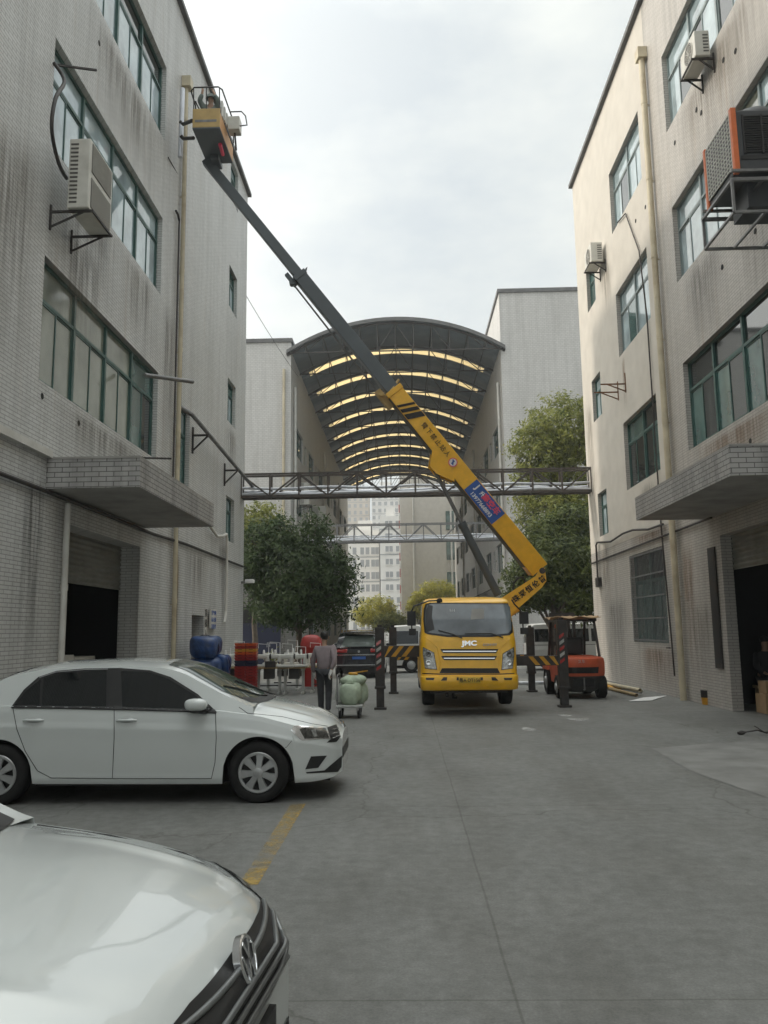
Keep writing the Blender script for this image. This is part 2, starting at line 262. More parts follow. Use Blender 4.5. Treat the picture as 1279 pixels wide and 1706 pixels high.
M['mast_red']=pm('faded_red',(.40,.14,.12),.7)
M['bark']=pm('bark',(.10,.08,.06),.9,0,.3,12,bump=.5)
M['tower']=pm('tower_render',(.72,.70,.66),.85,0,.05,.5)
M['tower_tan']=pm('tower_tan_render',(.52,.46,.38),.85,0,.05,.5)
M['tower_win']=pm('tower_window',(.26,.27,.28),.3)
M['emblem_blue']=pm('badge_blue',(.05,.08,.15),.3)
M['yellow_wall']=pm('yellow_panel',(.50,.30,.06),.6)
# ------------------------------------------------------------------ mesh helpers
class MB:
    def __init__(s): s.v=[]; s.f=[]; s.m=[]
    def add(s,vs,fs,mi=0):
        o=len(s.v); s.v+=[Vector(p) for p in vs]; s.f+=[tuple(i+o for i in f) for f in fs]; s.m+=[mi]*len(fs); return s
    def box(s,x0,x1,y0,y1,z0,z1,mi=0):
        return s.add([(x0,y0,z0),(x1,y0,z0),(x1,y1,z0),(x0,y1,z0),(x0,y0,z1),(x1,y0,z1),(x1,y1,z1),(x0,y1,z1)],[(0,3,2,1),(4,5,6,7),(0,1,5,4),(1,2,6,5),(2,3,7,6),(3,0,4,7)],mi)
    def obox(s,p,q,wn,wu,n,u,mi=0,wn2=None,wu2=None):
        p=Vector(p);q=Vector(q); wn2=wn if wn2 is None else wn2; wu2=wu if wu2 is None else wu2; vs=[]
        for c,a,b in ((p,wn,wu),(q,wn2,wu2)):
            for i,j in ((-1,-1),(1,-1),(1,1),(-1,1)): vs.append(c+n*(a*.5*i)+u*(b*.5*j))
        return s.add(vs,[(0,3,2,1),(4,5,6,7),(0,1,5,4),(1,2,6,5),(2,3,7,6),(3,0,4,7)],mi)
    def bar(s,p,q,w,mi=0,h=None):
        p=Vector(p);q=Vector(q);d=(q-p).normalized(); a=Vector((0,0,1)) if abs(d.z)<.9 else Vector((0,1,0)); n=d.cross(a).normalized(); u=n.cross(d).normalized()
        return s.obox(p,q,w,h or w,n,u,mi)
    def tube(s,pts,r,n=8,mi=0,caps=True):
        pts=[Vector(p) for p in pts]; rs=r if isinstance(r,(list,tuple)) else [r]*len(pts); T=[]
        for i in range(len(pts)):
            a=pts[max(0,i-1)];b=pts[min(len(pts)-1,i+1)];T.append((b-a).normalized())
        ref=Vector((0,0,1)) if abs(T[0].z)<.9 else Vector((1,0,0)); nn=T[0].cross(ref).normalized(); vs=[];fs=[]
        for i,p in enumerate(pts):
            nn=(nn-T[i]*nn.dot(T[i])).normalized(); b=T[i].cross(nn)
            for k in range(n): a=2*math.pi*k/n; vs.append(p+(nn*math.cos(a)+b*math.sin(a))*rs[i])
        for i in range(len(pts)-1):
            for k in range(n): fs.append((i*n+k,i*n+(k+1)%n,(i+1)*n+(k+1)%n,(i+1)*n+k))
        if caps: fs.append(tuple(range(n-1,-1,-1))); fs.append(tuple((len(pts)-1)*n+k for k in range(n)))
        return s.add(vs,fs,mi)
    def poly(s,pts,mi=0): return s.add(pts,[tuple(range(len(pts)))],mi)
    def prism(s,pts,ext,mi=0):
        pts=[Vector(p) for p in pts]; ext=Vector(ext); n=len(pts); vs=pts+[p+ext for p in pts]
        return s.add(vs,[tuple(range(n-1,-1,-1)),tuple(range(n,2*n))]+[(i,(i+1)%n,n+(i+1)%n,n+i) for i in range(n)],mi)
    def lathe(s,prof,o,ax,n=24,mi=0):
        o=Vector(o);ax=Vector(ax).normalized(); a=Vector((0,0,1)) if abs(ax.z)<.9 else Vector((1,0,0)); u=ax.cross(a).normalized(); w=ax.cross(u); vs=[];fs=[]
        for r,h in prof:
            for k in range(n): t=2*math.pi*k/n; vs.append(o+ax*h+(u*math.cos(t)+w*math.sin(t))*r)
        for i in range(len(prof)-1):
            for k in range(n): fs.append((i*n+k,i*n+(k+1)%n,(i+1)*n+(k+1)%n,(i+1)*n+k))
        return s.add(vs,fs,mi)
    def grid(s,rows,mi=0,close=False):
        nr=len(rows);nc=len(rows[0]); vs=[p for r in rows for p in r]; fs=[]
        for i in range(nr-1):
            for k in range(nc-1): fs.append((i*nc+k,i*nc+k+1,(i+1)*nc+k+1,(i+1)*nc+k))
        return s.add(vs,fs,mi)
    def blob(s,c,r,seed=0,amp=.12,nu=20,nv=12,mi=0,sq=1.):
        c=Vector(c); rr=random.Random(seed); ph=[(rr.uniform(1.5,4),rr.uniform(1.5,4),rr.uniform(0,6.3)) for _ in range(5)]; vs=[];fs=[]
        for j in range(nv+1):
            v=math.pi*j/nv
            for i in range(nu):
                u=2*math.pi*i/nu; f=1+amp*sum(math.sin(a*math.cos(u)*math.sin(v)*1.4+b*math.sin(u)*math.sin(v)+p+2*math.cos(v)) for a,b,p in ph)/2.5
                def pw(t): return math.copysign(abs(t)**sq,t)
                vs.append(c+Vector((pw(math.cos(u))*pw(math.sin(v))*r[0]*f,pw(math.sin(u))*pw(math.sin(v))*r[1]*f,pw(math.cos(v))*r[2]*f)))
        for j in range(nv):
            for i in range(nu): fs.append((j*nu+i,(j+1)*nu+i,(j+1)*nu+(i+1)%nu,j*nu+(i+1)%nu))
        return s.add(vs,fs,mi)
    def xf(s,mat,start=0):
        for i in range(start,len(s.v)): s.v[i]=mat@s.v[i]
        return s
    def bvh(s): return BVHTree.FromPolygons(s.v,s.f)
    def build(s,name,mats,parent=None,smooth=None,bevel=0,solid=0):
        me=bpy.data.meshes.new(name); off=root_loc(parent) if parent else Vector()
        me.from_pydata([tuple(p-off) for p in s.v],[],s.f)
        for m in (mats if isinstance(mats,(list,tuple)) else [mats]): me.materials.append(M[m] if isinstance(m,str) else m)
        me.polygons.foreach_set('material_index',s.m)
        if smooth is not None:
            me.polygons.foreach_set('use_smooth',[True]*len(me.polygons)); me.set_sharp_from_angle(angle=R(smooth))
        me.update(); o=bpy.data.objects.new(name,me); COL.objects.link(o); o.parent=parent
        if solid: mo=o.modifiers.new('solid','SOLIDIFY'); mo.thickness=solid; mo.offset=0
        if bevel: mo=o.modifiers.new('bevel','BEVEL'); mo.width=bevel; mo.segments=2; mo.limit_method='ANGLE'
        return o
def root_loc(o):
    v=Vector()
    while o: v+=o.location; o=o.parent
    return v
def tag(o,label,cat,group=None):
    o['label']=label; o['category']=cat
    if group: o['group']=group
    return o
def thing(name,label,cat,loc,group=None):
    o=bpy.data.objects.new(name,None); COL.objects.link(o); o.location=loc; o.empty_display_size=.2; return tag(o,label,cat,group)
def struct(o): o['kind']='structure'; return o
def copy_tree(o,loc,rz=0.,label=None,group=None):
    def rec(a,par):
        c=a.copy(); COL.objects.link(c); c.parent=par
        for ch in [x for x in bpy.data.objects if x.parent==a]: rec(ch,c)
        return c
    c=rec(o,None); c.location=loc; c.rotation_euler=(0,0,rz)
    if label: c['label']=label
    if group: c['group']=group
    return c
def text(s,size,org,xd,yd,mat,name,parent,ext=.004,bold=0.,align='CENTER',sx=1.):
    cu=bpy.data.curves.new(name,'FONT'); cu.body=s; cu.size=size; cu.align_x=align; cu.align_y='CENTER'; cu.extrude=ext; cu.offset=bold; cu.resolution_u=3
    t=bpy.data.objects.new(name,cu); COL.objects.link(t); bpy.context.view_layer.update()
    me=bpy.data.meshes.new_from_object(t.evaluated_get(bpy.context.evaluated_depsgraph_get())); bpy.data.objects.remove(t); bpy.data.curves.remove(cu)
    xd=Vector(xd).normalized(); zd=xd.cross(Vector(yd)).normalized(); yd=zd.cross(xd); off=root_loc(parent) if parent else Vector(); o3=Vector(org)-off
    me.transform(Matrix(((xd.x*sx,yd.x,zd.x,o3.x),(xd.y*sx,yd.y,zd.y,o3.y),(xd.z*sx,yd.z,zd.z,o3.z),(0,0,0,1))))
    me.materials.clear(); me.materials.append(M[mat]); o=bpy.data.objects.new(name,me); COL.objects.link(o); o.parent=parent; return o
def _tri(poly,maxlen):
    bm=bmesh.new(); f=bm.faces.new([bm.verts.new((p[0],p[1],0)) for p in poly]); bmesh.ops.triangulate(bm,faces=[f])
    for _ in range(7):
        es=[e for e in bm.edges if e.calc_length()>maxlen]
        if not es: break
        bmesh.ops.subdivide_edges(bm,edges=es,cuts=1); bmesh.ops.triangulate(bm,faces=bm.faces[:])
    bm.verts.index_update(); vs=[(v.co.x,v.co.y) for v in bm.verts]; fs=[[v.index for v in f.verts] for f in bm.faces]; bm.free(); return vs,fs
def cast(bvh,o,d,off):
    d=Vector(d).normalized(); h=bvh.ray_cast(Vector(o),d)
    if h[0] is None: return None
    n=h[1]; n=n if n.dot(d)<0 else -n
    return h[0]+n*off
def patch_px(bvh,poly,maxlen=6,off=.004,mir=None,mb=None,mi=0):
    """polygon given in photo pixels, laid on the surface it is seen on; mir = plane Y to repeat it on the far side"""
    mb=mb or MB(); vs,fs=_tri(poly,maxlen); P=[]; last=None
    for x,y in vs:
        p=cast(bvh,EYEV,ray(x,y),off); P.append(p)
    ok=[f for f in fs if all(P[i] is not None for i in f)]
    P=[p if p is not None else Vector() for p in P]
    used=sorted({i for f in ok for i in f}); mp={a:b for b,a in enumerate(used)}
    mb.add([P[i] for i in used],[[mp[i] for i in f] for f in ok],mi)
    if mir is not None: mb.add([Vector((P[i].x,2*mir-P[i].y,P[i].z)) for i in used],[[mp[i] for i in reversed(f)] for f in ok],mi)
    return mb
def patch_dir(bvh,pts,d,maxlen=.06,off=.004,mb=None,mi=0):
    """polygon of 3-D points laid on a surface along direction d"""
    mb=mb or MB(); pts=[Vector(p) for p in pts]; d=Vector(d).normalized(); c=sum(pts,Vector())/len(pts)
    a=Vector((0,0,1)) if abs(d.z)<.8 else Vector((1,0,0)); u=d.cross(a).normalized(); v=u.cross(d)
    vs,fs=_tri([((p-c).dot(u),(p-c).dot(v)) for p in pts],maxlen); P=[cast(bvh,c+u*x+v*y-d*4,d,off) for x,y in vs]
    ok=[f for f in fs if all(P[i] is not None for i in f)]
    return mb.add([p if p is not None else Vector() for p in P],ok,mi)
def mirrored(m,y):
    q=MB(); q.v=[Vector((p.x,2*y-p.y,p.z)) for p in m.v]; q.f=[f[::-1] for f in m.f]; q.m=list(m.m); return q
def both(m,y,name,mats,parent,smooth=60):
    """a part on the near side of a car and the same part on its far side"""
    a=m.build(name,mats,parent,smooth=smooth); return a,mirrored(m,y).build(name,mats,parent,smooth=smooth)
def line_px(bvh,pts,w=.008,off=.003,step=5,mir=None,mb=None,mi=0):
    mb=mb or MB(); P=[]
    for (a,b),(c,d) in zip(pts[:-1],pts[1:]):
        n=max(1,int(math.hypot(c-a,d-b)/step))
        for k in range(n+1):
            q=cast(bvh,EYEV,ray(a+(c-a)*k/n,b+(d-b)*k/n),off)
            if q is not None: P.append(q)
    if len(P)>1:
        P2=[P[0]]+[p for q,p in zip(P,P[1:]) if (p-q).length>1e-4]
        mb.tube(P2,w*.5,6,mi)
        if mir is not None: mb.tube([Vector((p.x,2*mir-p.y,p.z)) for p in P2],w*.5,6,mi)
    return mb
def skin_mesh(nodes,edges,name,mat,parent,sub=2,root=0):
    """nodes: list of (pos,radius); one continuous skinned surface"""
    me=bpy.data.meshes.new(name); off=root_loc(parent) if parent else Vector()
    me.from_pydata([tuple(Vector(p)-off) for p,r in nodes],edges,[]); o=bpy.data.objects.new(name,me); COL.objects.link(o)
    mo=o.modifiers.new('skin','SKIN'); mo.use_smooth_shade=True
    for i,(p,r) in enumerate(nodes):
        sv=me.skin_vertices[0].data[i]; sv.radius=(r,r) if not isinstance(r,tuple) else r; sv.use_root=(i==root)
    if sub: o.modifiers.new('sub','SUBSURF').levels=sub; o.modifiers['sub'].render_levels=sub
    bpy.context.view_layer.update(); m2=bpy.data.meshes.new_from_object(o.evaluated_get(bpy.context.evaluated_depsgraph_get())); m2.name=name
    bpy.data.objects.remove(o); bpy.data.meshes.remove(me); m2.materials.clear(); m2.materials.append(M[mat]); m2.polygons.foreach_set('use_smooth',[True]*len(m2.polygons))
    o=bpy.data.objects.new(name,m2); COL.objects.link(o); o.parent=parent; return o
# ------------------------------------------------------------------ ground
XL,XR=-5.5,6.35
struct(MB().add([(-400,-60,0),(400,-60,0),(400,900,0),(-400,900,0)],[(0,1,2,3)]).build('ground','ground'))
ap=[onZ(1085,1247),onZ(1279,1232),Vector((XR,12.2,0)),Vector((XR,7,0)),onZ(1279,1330),onZ(1150,1285)]
struct(MB().poly([Vector((p.x,p.y,.004)) for p in ap]).build('pavement_patch','apron'))
a,b=onZ(497,1340),onZ(412,1475)
struct(MB().poly([(a.x-.07,a.y,.005),(b.x-.06,b.y,.005),(b.x+.07,b.y,.005),(a.x+.07,a.y,.005)]).build('painted_road_line','yellow_line'))
for k,(x,y,rx,ry) in enumerate(((965,1199,.17,.3),(940,1192,.12,.2),(880,1215,.12,.22))):
    c=onZ(x,y); struct(MB().poly([(c.x+rx*(1+.25*math.sin(3*t+k))*math.cos(t),c.y+ry*(1+.25*math.cos(2*t+k))*math.sin(t),.005) for t in [i*2*math.pi/20 for i in range(20)]]).build('pavement_mark','white_scuff'))
# ------------------------------------------------------------------ buildings
def wall_x(mb,xp,sx,y0,y1,z0,z1,holes,depth=.22,mi=0,rmi=0):
    """wall in the plane X=xp facing sx, with rectangular holes (y0,y1,z0,z1,depth)"""
    ys=sorted({y0,y1,*[h[0] for h in holes],*[h[1] for h in holes]}); zs=sorted({z0,z1,*[h[2] for h in holes],*[h[3] for h in holes]})
    for a,b in zip(ys,ys[1:]):
        for c,d in zip(zs,zs[1:]):
            m=((a+b)/2,(c+d)/2)
            if any(h[0]<m[0]<h[1] and h[2]<m[1]<h[3] for h in holes): continue
            q=[(xp,a,c),(xp,b,c),(xp,b,d),(xp,a,d)]; mb.poly(q if sx>0 else q[::-1],mi)
    for h in holes:
        dp=h[4] if len(h)>4 else depth; xi=xp-sx*dp; a,b,c,d=h[:4]
        for q in ([(xp,a,c),(xp,a,d),(xi,a,d),(xi,a,c)],[(xp,b,c),(xi,b,c),(xi,b,d),(xp,b,d)],[(xp,a,d),(xp,b,d),(xi,b,d),(xi,a,d)],[(xp,a,c),(xi,a,c),(xi,b,c),(xp,b,c)])[:4 if c>.01 else 3]: mb.poly(q,rmi)
def window(root,xp,sx,y0,y1,z0,z1,bays,pal,rs,transom=.68,depth=.16,sash=2,bars=False,fm='frame'):
    fr=MB(); pn=MB(); xi=xp-sx*depth
    def fb(a,b,c,d,t=.05,o=0.):
        x=xi+sx*o; fr.box(min(x,x+sx*t),max(x,x+sx*t),a,b,c,d)
    def pane(a,b,c,d,o,k): 
        q=[(xi+sx*o,a,c),(xi+sx*o,b,c),(xi+sx*o,b,d),(xi+sx*o,a,d)]; pn.poly(q if sx>0 else q[::-1],k)
    F=.055; fb(y0,y1,z0,z0+F); fb(y0,y1,z1-F,z1); fb(y0,y0+F,z0+F,z1-F); fb(y1-F,y1,z0+F,z1-F)
    bw=(y1-y0)/bays; zt=z0+(z1-z0)*transom
    for k in range(bays):
        a=y0+k*bw; b=a+bw
        if k: fb(a-.035,a+.035,z0+F,z1-F,.06)
        a2=a+(.035 if k else F); b2=b-(.035 if k<bays-1 else F)
        fb(a2,b2,zt-.03,zt+.03,.055); ch=lambda: rs.choice(pal[k] if isinstance(pal[0],list) else pal)
        pane(a2,b2,zt+.03,z1-F,.012,ch()); m=(a2+b2)/2
        if sash==2:
            for j,(c,d) in enumerate(((a2,m+.02),(m-.02,b2))):
                o=.012 if j else .03
                for e in ((c,c+.035),(d-.035,d)): fb(e[0],e[1],z0+F,zt-.03,.018,o+.002)
                fb(c+.035,d-.035,z0+F,z0+F+.035,.018,o+.002); fb(c+.035,d-.035,zt-.065,zt-.03,.018,o+.002)
                pane(c+.03,d-.03,z0+F+.03,zt-.06,o+.006,ch())
        else: pane(a2,b2,z0+F,zt-.03,.012,ch())
    if bars:
        n=int((y1-y0)/.11)
        for k in range(n+1):
            y=y0+.02+(y1-y0-.04)*k/n; fr.bar((xp+sx*.02,y,z0),(xp+sx*.02,y,z1),.014,1)
        for k in range(5): z=z0+.06+(z1-z0-.12)*k/4; fr.box(min(xp+sx*.028,xp+sx*.034),max(xp+sx*.028,xp+sx*.034),y0,y1,z-.02,z+.02,1)
    f=fr.build('window',[fm,'steel_grey'],root); pn.build('pane',['pane_pale','pane_mid','pane_dark','pane_beige_reflection'],f)
    return f
def drainpipe(root,xp,sx,y,z0,z1,r=.055,hop=True,mat='pipe_cream',name='drainpipe'):
    x=xp+sx*(r+.035); mb=MB(); mb.tube([(x,y,z0),(x,y,z1)],r,12)
    z=z0+.35
    while z<z1: mb.tube([(x,y,z-.05),(x,y,z+.05)],r+.008,12); mb.box(min(xp,x),max(xp,x),y-.012,y+.012,z-.09,z-.06); z+=2.05
    if hop: mb.box(min(xp+sx*.005,xp+sx*.23),max(xp+sx*.005,xp+sx*.23),y-.14,y+.14,z1-.02,z1+.26)
    return mb.build(name,[mat],root,smooth=40)
def canopy(root,xp,sx,y0,y1,z0,z1,p=1.46):
    a,b=sorted((xp+sx*.002,xp+sx*p)); mb=MB(); mb.box(a,b,y0,y1,z0+.004,z1); 
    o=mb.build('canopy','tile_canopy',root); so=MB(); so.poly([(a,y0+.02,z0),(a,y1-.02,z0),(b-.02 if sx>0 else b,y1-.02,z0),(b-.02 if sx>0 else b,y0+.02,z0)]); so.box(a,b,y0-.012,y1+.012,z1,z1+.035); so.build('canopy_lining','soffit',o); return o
def shutter(root,xp,sx,y0,y1,z0,z1,depth=.4):
    rows=[]; n=int((z1-z0)/.02); x=xp-sx*depth
    for k in range(n+1):
        z=z0+(z1-z0)*k/n; dx=.018*math.sin(k*2*math.pi/5); rows.append([(x+dx,y0,z),(x+dx,y1,z)])
    MB().grid(rows).build('roller_shutter','shutter',root,smooth=60)
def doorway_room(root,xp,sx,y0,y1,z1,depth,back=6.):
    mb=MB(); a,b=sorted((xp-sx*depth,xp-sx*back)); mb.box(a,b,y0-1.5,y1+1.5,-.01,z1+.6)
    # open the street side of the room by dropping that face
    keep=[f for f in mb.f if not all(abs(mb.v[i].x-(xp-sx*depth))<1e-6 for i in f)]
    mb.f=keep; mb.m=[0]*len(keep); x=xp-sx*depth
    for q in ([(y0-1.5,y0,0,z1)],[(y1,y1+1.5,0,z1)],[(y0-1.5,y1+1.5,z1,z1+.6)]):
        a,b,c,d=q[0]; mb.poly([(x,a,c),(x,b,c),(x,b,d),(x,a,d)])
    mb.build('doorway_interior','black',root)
def shell(mb,xa,xb,y0,y1,z1,skip='',mi=0,rmi=0):
    """the other faces of a building block; skip the street face (built with holes)"""
    F={'x0':[(xa,y1,0),(xa,y0,0),(xa,y0,z1),(xa,y1,z1)],'x1':[(xb,y0,0),(xb,y1,0),(xb,y1,z1),(xb,y0,z1)],'y0':[(xa,y0,0),(xb,y0,0),(xb,y0,z1),(xa,y0,z1)],'y1':[(xb,y1,0),(xa,y1,0),(xa,y1,z1),(xb,y1,z1)],'t':[(xa,y0,z1),(xb,y0,z1),(xb,y1,z1),(xa,y1,z1)]}
    for k,q in F.items():
        if k!=skip: mb.poly(q,rmi if k=='t' else mi)
def coping(root,xa,xb,y0,y1,z,o=.12,h=.13):
    mb=MB(); t=.3; mb.box(xa-o,xa+t,y0-o,y1+o,z,z+h); mb.box(xb-t,xb+o,y0-o,y1+o,z,z+h); mb.box(xa+t,xb-t,y0-o,y0+t,z,z+h); mb.box(xa+t,xb-t,y1-t,y1+o,z,z+h); mb.build('coping','coping',root)
ROOF=17.5; YE=27.6
rs=random.Random(3)
# --- left factory
lf=thing('factory_building','grey tiled four storey factory block on the left with cherry picker basket against it','building',(XL,10,0))
big=[(11.75,17.6,5.5,7.5),(11.75,17.6,9.38,11.25),(11.75,17.6,13.2,15.1)]
nar=[(24.75,25.95,z,z+1.4) for z in (4.5,8.3,12.1,15.9)]
stair=(19.45,20.35,5.35,7.3)
W=MB(); holes=big+nar+[stair,(13.1,16.7,0,3.45,.42),(20.95,22.2,0,2.12,.6)]
prev=[(-9+ i*0,0,0,0) for i in ()]
wall_x(W,XL,1,-14,YE,0,ROOF,holes); shell(W,-22,XL,-14,YE,ROOF,'x1'); W.build('wall','tile_left',lf)
coping(lf,-22,XL,-14,YE,ROOF+.002)
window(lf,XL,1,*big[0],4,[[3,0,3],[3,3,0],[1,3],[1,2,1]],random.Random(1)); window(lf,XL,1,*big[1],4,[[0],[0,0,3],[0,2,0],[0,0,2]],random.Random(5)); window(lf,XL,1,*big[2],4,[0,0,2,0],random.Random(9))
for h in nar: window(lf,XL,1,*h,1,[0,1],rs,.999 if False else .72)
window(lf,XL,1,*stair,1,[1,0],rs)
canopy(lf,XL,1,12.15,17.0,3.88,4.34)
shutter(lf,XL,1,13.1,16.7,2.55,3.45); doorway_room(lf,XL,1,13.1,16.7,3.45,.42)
MB().box(XL-.66,XL-.6,20.95,22.2,0,2.12).build('side_door','tile_dark',lf)
drainpipe(lf,XL,1,19.0,0,onX(297,112,XL+.1).z); drainpipe(lf,XL,1,12.8,0,3.75,.05,False,'pipe_white')
mb=MB(); x=XL+.06
mb.tube([(x,19.22,.3),(x,19.22,15.2)],.028,8); mb.tube([(x,18.75,11.8),(x,18.62,11.9),(x,18.45,11.9)],.03,8); mb.tube([(x,18.75,4.4),(x,18.75,11.8)],.022,8); mb.build('conduit','steel_dark',lf,smooth=40)
mb=MB(); mb.tube([(XL+.05,9,3.83),(XL+.05,12.2,3.83),(XL+.05,17.4,3.80),(XL+.05,20,3.86),(XL+.05,27.3,3.86)],.035,8); mb.build('conduit','steel_dark',lf,smooth=40)
mb=MB(); mb.box(XL+.003,XL+.10,4,12.14,4.36,4.47); mb.build('wall_ledge','pipe_white',lf)
mb=MB(); x=XL+.32; mb.tube([(x-.25,19.2,7.15),(x,19.4,7.0),(x,27.5,6.62)],.055,10,0)
for y,z in ((20.6,6.9),(24.4,6.72)): mb.bar((XL,y,z-.12),(x+.12,y,z-.12),.05,1); mb.bar((XL,y,z-.55),(x+.1,y,z-.14),.04,1); mb.bar((XL+.02,y,z-.6),(XL+.02,y,z+.1),.05,1)
mb.build('lagged_pipe',['steel_grey','steel_dark'],lf,smooth=40)
mb=MB(); x=XL+.1; mb.tube([(x,22.2,4.62),(x,23.2,4.42),(x,23.9,4.5),(x,24.4,4.62),(x,24.5,4.5),(x,24.5,2.3),(x,24.45,2.15),(x,24.3,1.95)],.045,8); mb.build('drain_hose','pipe_white',lf,smooth=50)
tag(MB().tube([(-5.3,16.05,6.95),(-4.6,17.2,7.15)],.045,10).build('projecting_pole','steel_grey'),'grey steel pole sticking out of the second floor window on the left','pole')
mb=MB(); mb.bar((-5.5,16.6,5.32),(-4.95,16.9,5.36),.035); mb.bar((-5.48,16.6,5.1),(-5.48,16.6,5.35),.035); tag(mb.build('wall_bracket','steel_dark'),'small dark bracket above the left canopy under the window','bracket')
mb=MB(); mb.bar((-5.5,11.7,10.72),(-4.95,12.1,10.9),.03); tag(mb.build('wall_bracket','steel_dark'),'thin bracket arm beside the upper left window','bracket')
mb=MB()
for k in range(30): pass
pts=[onX(90,105,XL+.12),onX(107,135,XL+.3),onX(92,165,XL+.35),onX(86,215,XL+.35),onX(97,270,XL+.3),onX(112,300,XL+.2)]
pp=[]
for i in range(len(pts)-1):
    p0=pts[max(0,i-1)];p1=pts[i];p2=pts[i+1];p3=pts[min(len(pts)-1,i+2)]
    for k in range(6):
        t=k/6; pp.append(.5*((2*p1)+(p2-p0)*t+(2*p0-5*p1+4*p2-p3)*t*t+(3*p1-p0-3*p2+p3)*t**3))
tag(MB().tube(pp,.03,8).build('refrigerant_hose','steel_dark',smooth=50),'grey looped hose running out of the window to the big condenser','hose')
for (px,py) in ((165,72),(70,660),(131,705)):
    c=onX(px,py,XL); MB().lathe([(0,.004),(.05,.004),(.05,0)],c,(1,0,0),12).build('pipe_hole','black',lf)
mb=MB(); mb.box(-5.5,-5.1,17.9,18.02,9.25,9.33) if False else None
# faded black lettering beside the side door
mb=MB(); mb.box(XL+.003,XL+.012,22.27,22.5,1.0,2.32); mb.build('wall_notice','pipe_white',lf)
for k,c in enumerate('货梯入口'): text(c,.24,(XL+.018,22.385,2.18-.28*k),(0,1,0),(0,0,1),'text_black','notice_lettering',lf,.003)
mb=MB(); mb.box(XL+.05,XL+.09,22.62,23.35,1.78,2.32); o=mb.build('notice_board','pipe_white',lf)
for k in range(3): text(('生产重地','闲人免进','注意安全')[k],.14,(XL+.094,22.98,2.2-.19*k),(0,1,0),(0,0,1),'panel_blue','board_lettering',o,.003)
# --- right factory
rf=thing('factory_building','beige and grey tiled four storey factory block on the right with a barred window','building',(XR,10,0))
bigr=[(11.9,17.75,5.5,7.5),(11.9,17.75,9.42,11.25),(11.9,17.75,13.15,15.1)]
mid=[(19.75,22.8,5.48,7.42),(19.75,22.8,9.4,11.3),(19.75,22.8,13.2,15.1)]
narr=[(25.1,26.25,z,z+1.4) for z in (4.55,8.35,12.15)]
bar=(19.95,22.9,1.25,3.62)
W=MB(); wall_x(W,XR,-1,-14,YE,0,ROOF,bigr+mid+narr+[bar,(11.3,16.35,0,3.45,.22)]); shell(W,XR,23,-14,YE,ROOF,'x0'); W.build('wall','tile_right',rf)
coping(rf,XR,23,-14,YE,ROOF+.002)
# smooth rendered upper band and corner strip of the right block (3 mm proud of the tiles)
U=MB(); hs=[h for h in mid+narr if h[2]>5.4]+[]
wall_x(U,XR-.003,-1,18.95,YE,4.1,ROOF,[h for h in mid+narr],depth=.003); 
U.build('rendered_bay','render',rf)
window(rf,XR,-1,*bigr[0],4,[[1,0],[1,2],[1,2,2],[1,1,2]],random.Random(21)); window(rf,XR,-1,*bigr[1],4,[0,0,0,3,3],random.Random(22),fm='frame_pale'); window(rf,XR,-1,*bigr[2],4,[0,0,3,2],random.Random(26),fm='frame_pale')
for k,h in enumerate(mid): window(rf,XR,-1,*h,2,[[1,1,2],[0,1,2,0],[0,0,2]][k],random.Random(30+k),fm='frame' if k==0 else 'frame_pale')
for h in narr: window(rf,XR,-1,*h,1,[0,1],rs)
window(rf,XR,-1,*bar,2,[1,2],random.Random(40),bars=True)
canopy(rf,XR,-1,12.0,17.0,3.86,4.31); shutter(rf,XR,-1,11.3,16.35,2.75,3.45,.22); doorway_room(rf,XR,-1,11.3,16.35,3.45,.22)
drainpipe(rf,XR,-1,18.85,0,15.9,.075); 
mb=MB(); x=XR-.05
mb.tube([(x,22.0,13.15),(x,21.2,13.0),(x,20.2,11.4),(x,19.9,9.5),(x,19.85,4.3),(x,19.6,1.3),(x,19.55,.5)],.02,6); mb.tube([(x,22.0,13.15),(x,21.9,13.15)],.02,6); mb.tube([(x,19.75,1.15),(x-.08,19.75,1.15),(x-.08,19.5,1.15)],.02,6); mb.build('conduit','steel_dark',rf,smooth=40)
mb=MB(); mb.tube([(XR-.05,16.6,4.05-.2),(XR-.05,27.4,3.78)],.028,8); mb.tube([(XR-.08,19.6,4.1),(XR-.08,20.8,4.12),(XR-.08,22.2,4.28),(XR-.08,23.2,4.3),(XR-.08,24.6,4.22),(XR-.08,26.3,4.38),(XR-.08,26.5,4.3),(XR-.08,26.5,3.2)],.03,8); mb.box(XR-.12,XR,26.3,26.7,2.95,3.25); mb.build('conduit','steel_dark',rf,smooth=40)
for px,py in ((1075,345),(1059,368),(1124,238),(1160,183),(1168,188),(1205,100),(1225,85),(1203,445),(1258,385),(1250,735)):
    c=onX(px,py,XR-.004); MB().lathe([(0,.006),(.055,.006),(.055,0)],c,(-1,0,0),12).build('pipe_hole','black',rf)
mb=MB(); mb.box(XR-.035,XR-.006,16.62,17.0,.8,3.25); o=mb.build('notice_board','steel_dark',rf); MB().box(XR-.041,XR-.0355,16.65,16.97,.9,3.2).build('board_face','black_plastic',o)
for y0 in (19.9,): pass
def bracket(loc,sx,label,w=.55,d=.5):
    t=thing('wall_bracket',label,'bracket',loc); x,y,z=loc; mb=MB()
    for yy in (y,y+w): mb=MB(); mb.bar((x,yy,z-.15),(x,yy,z+.42),.035); mb.bar((x,yy,z+.1),(x+sx*d,yy,z+.1),.035); mb.bar((x,yy,z-.12),(x+sx*d*.75,yy,z+.1),.028); mb.build('bracket_arm','rust',t)
    return t
bracket((XR-.01,22.3,8.35),-1,'empty rusty air conditioner bracket on the right wall between windows',.8,.7)
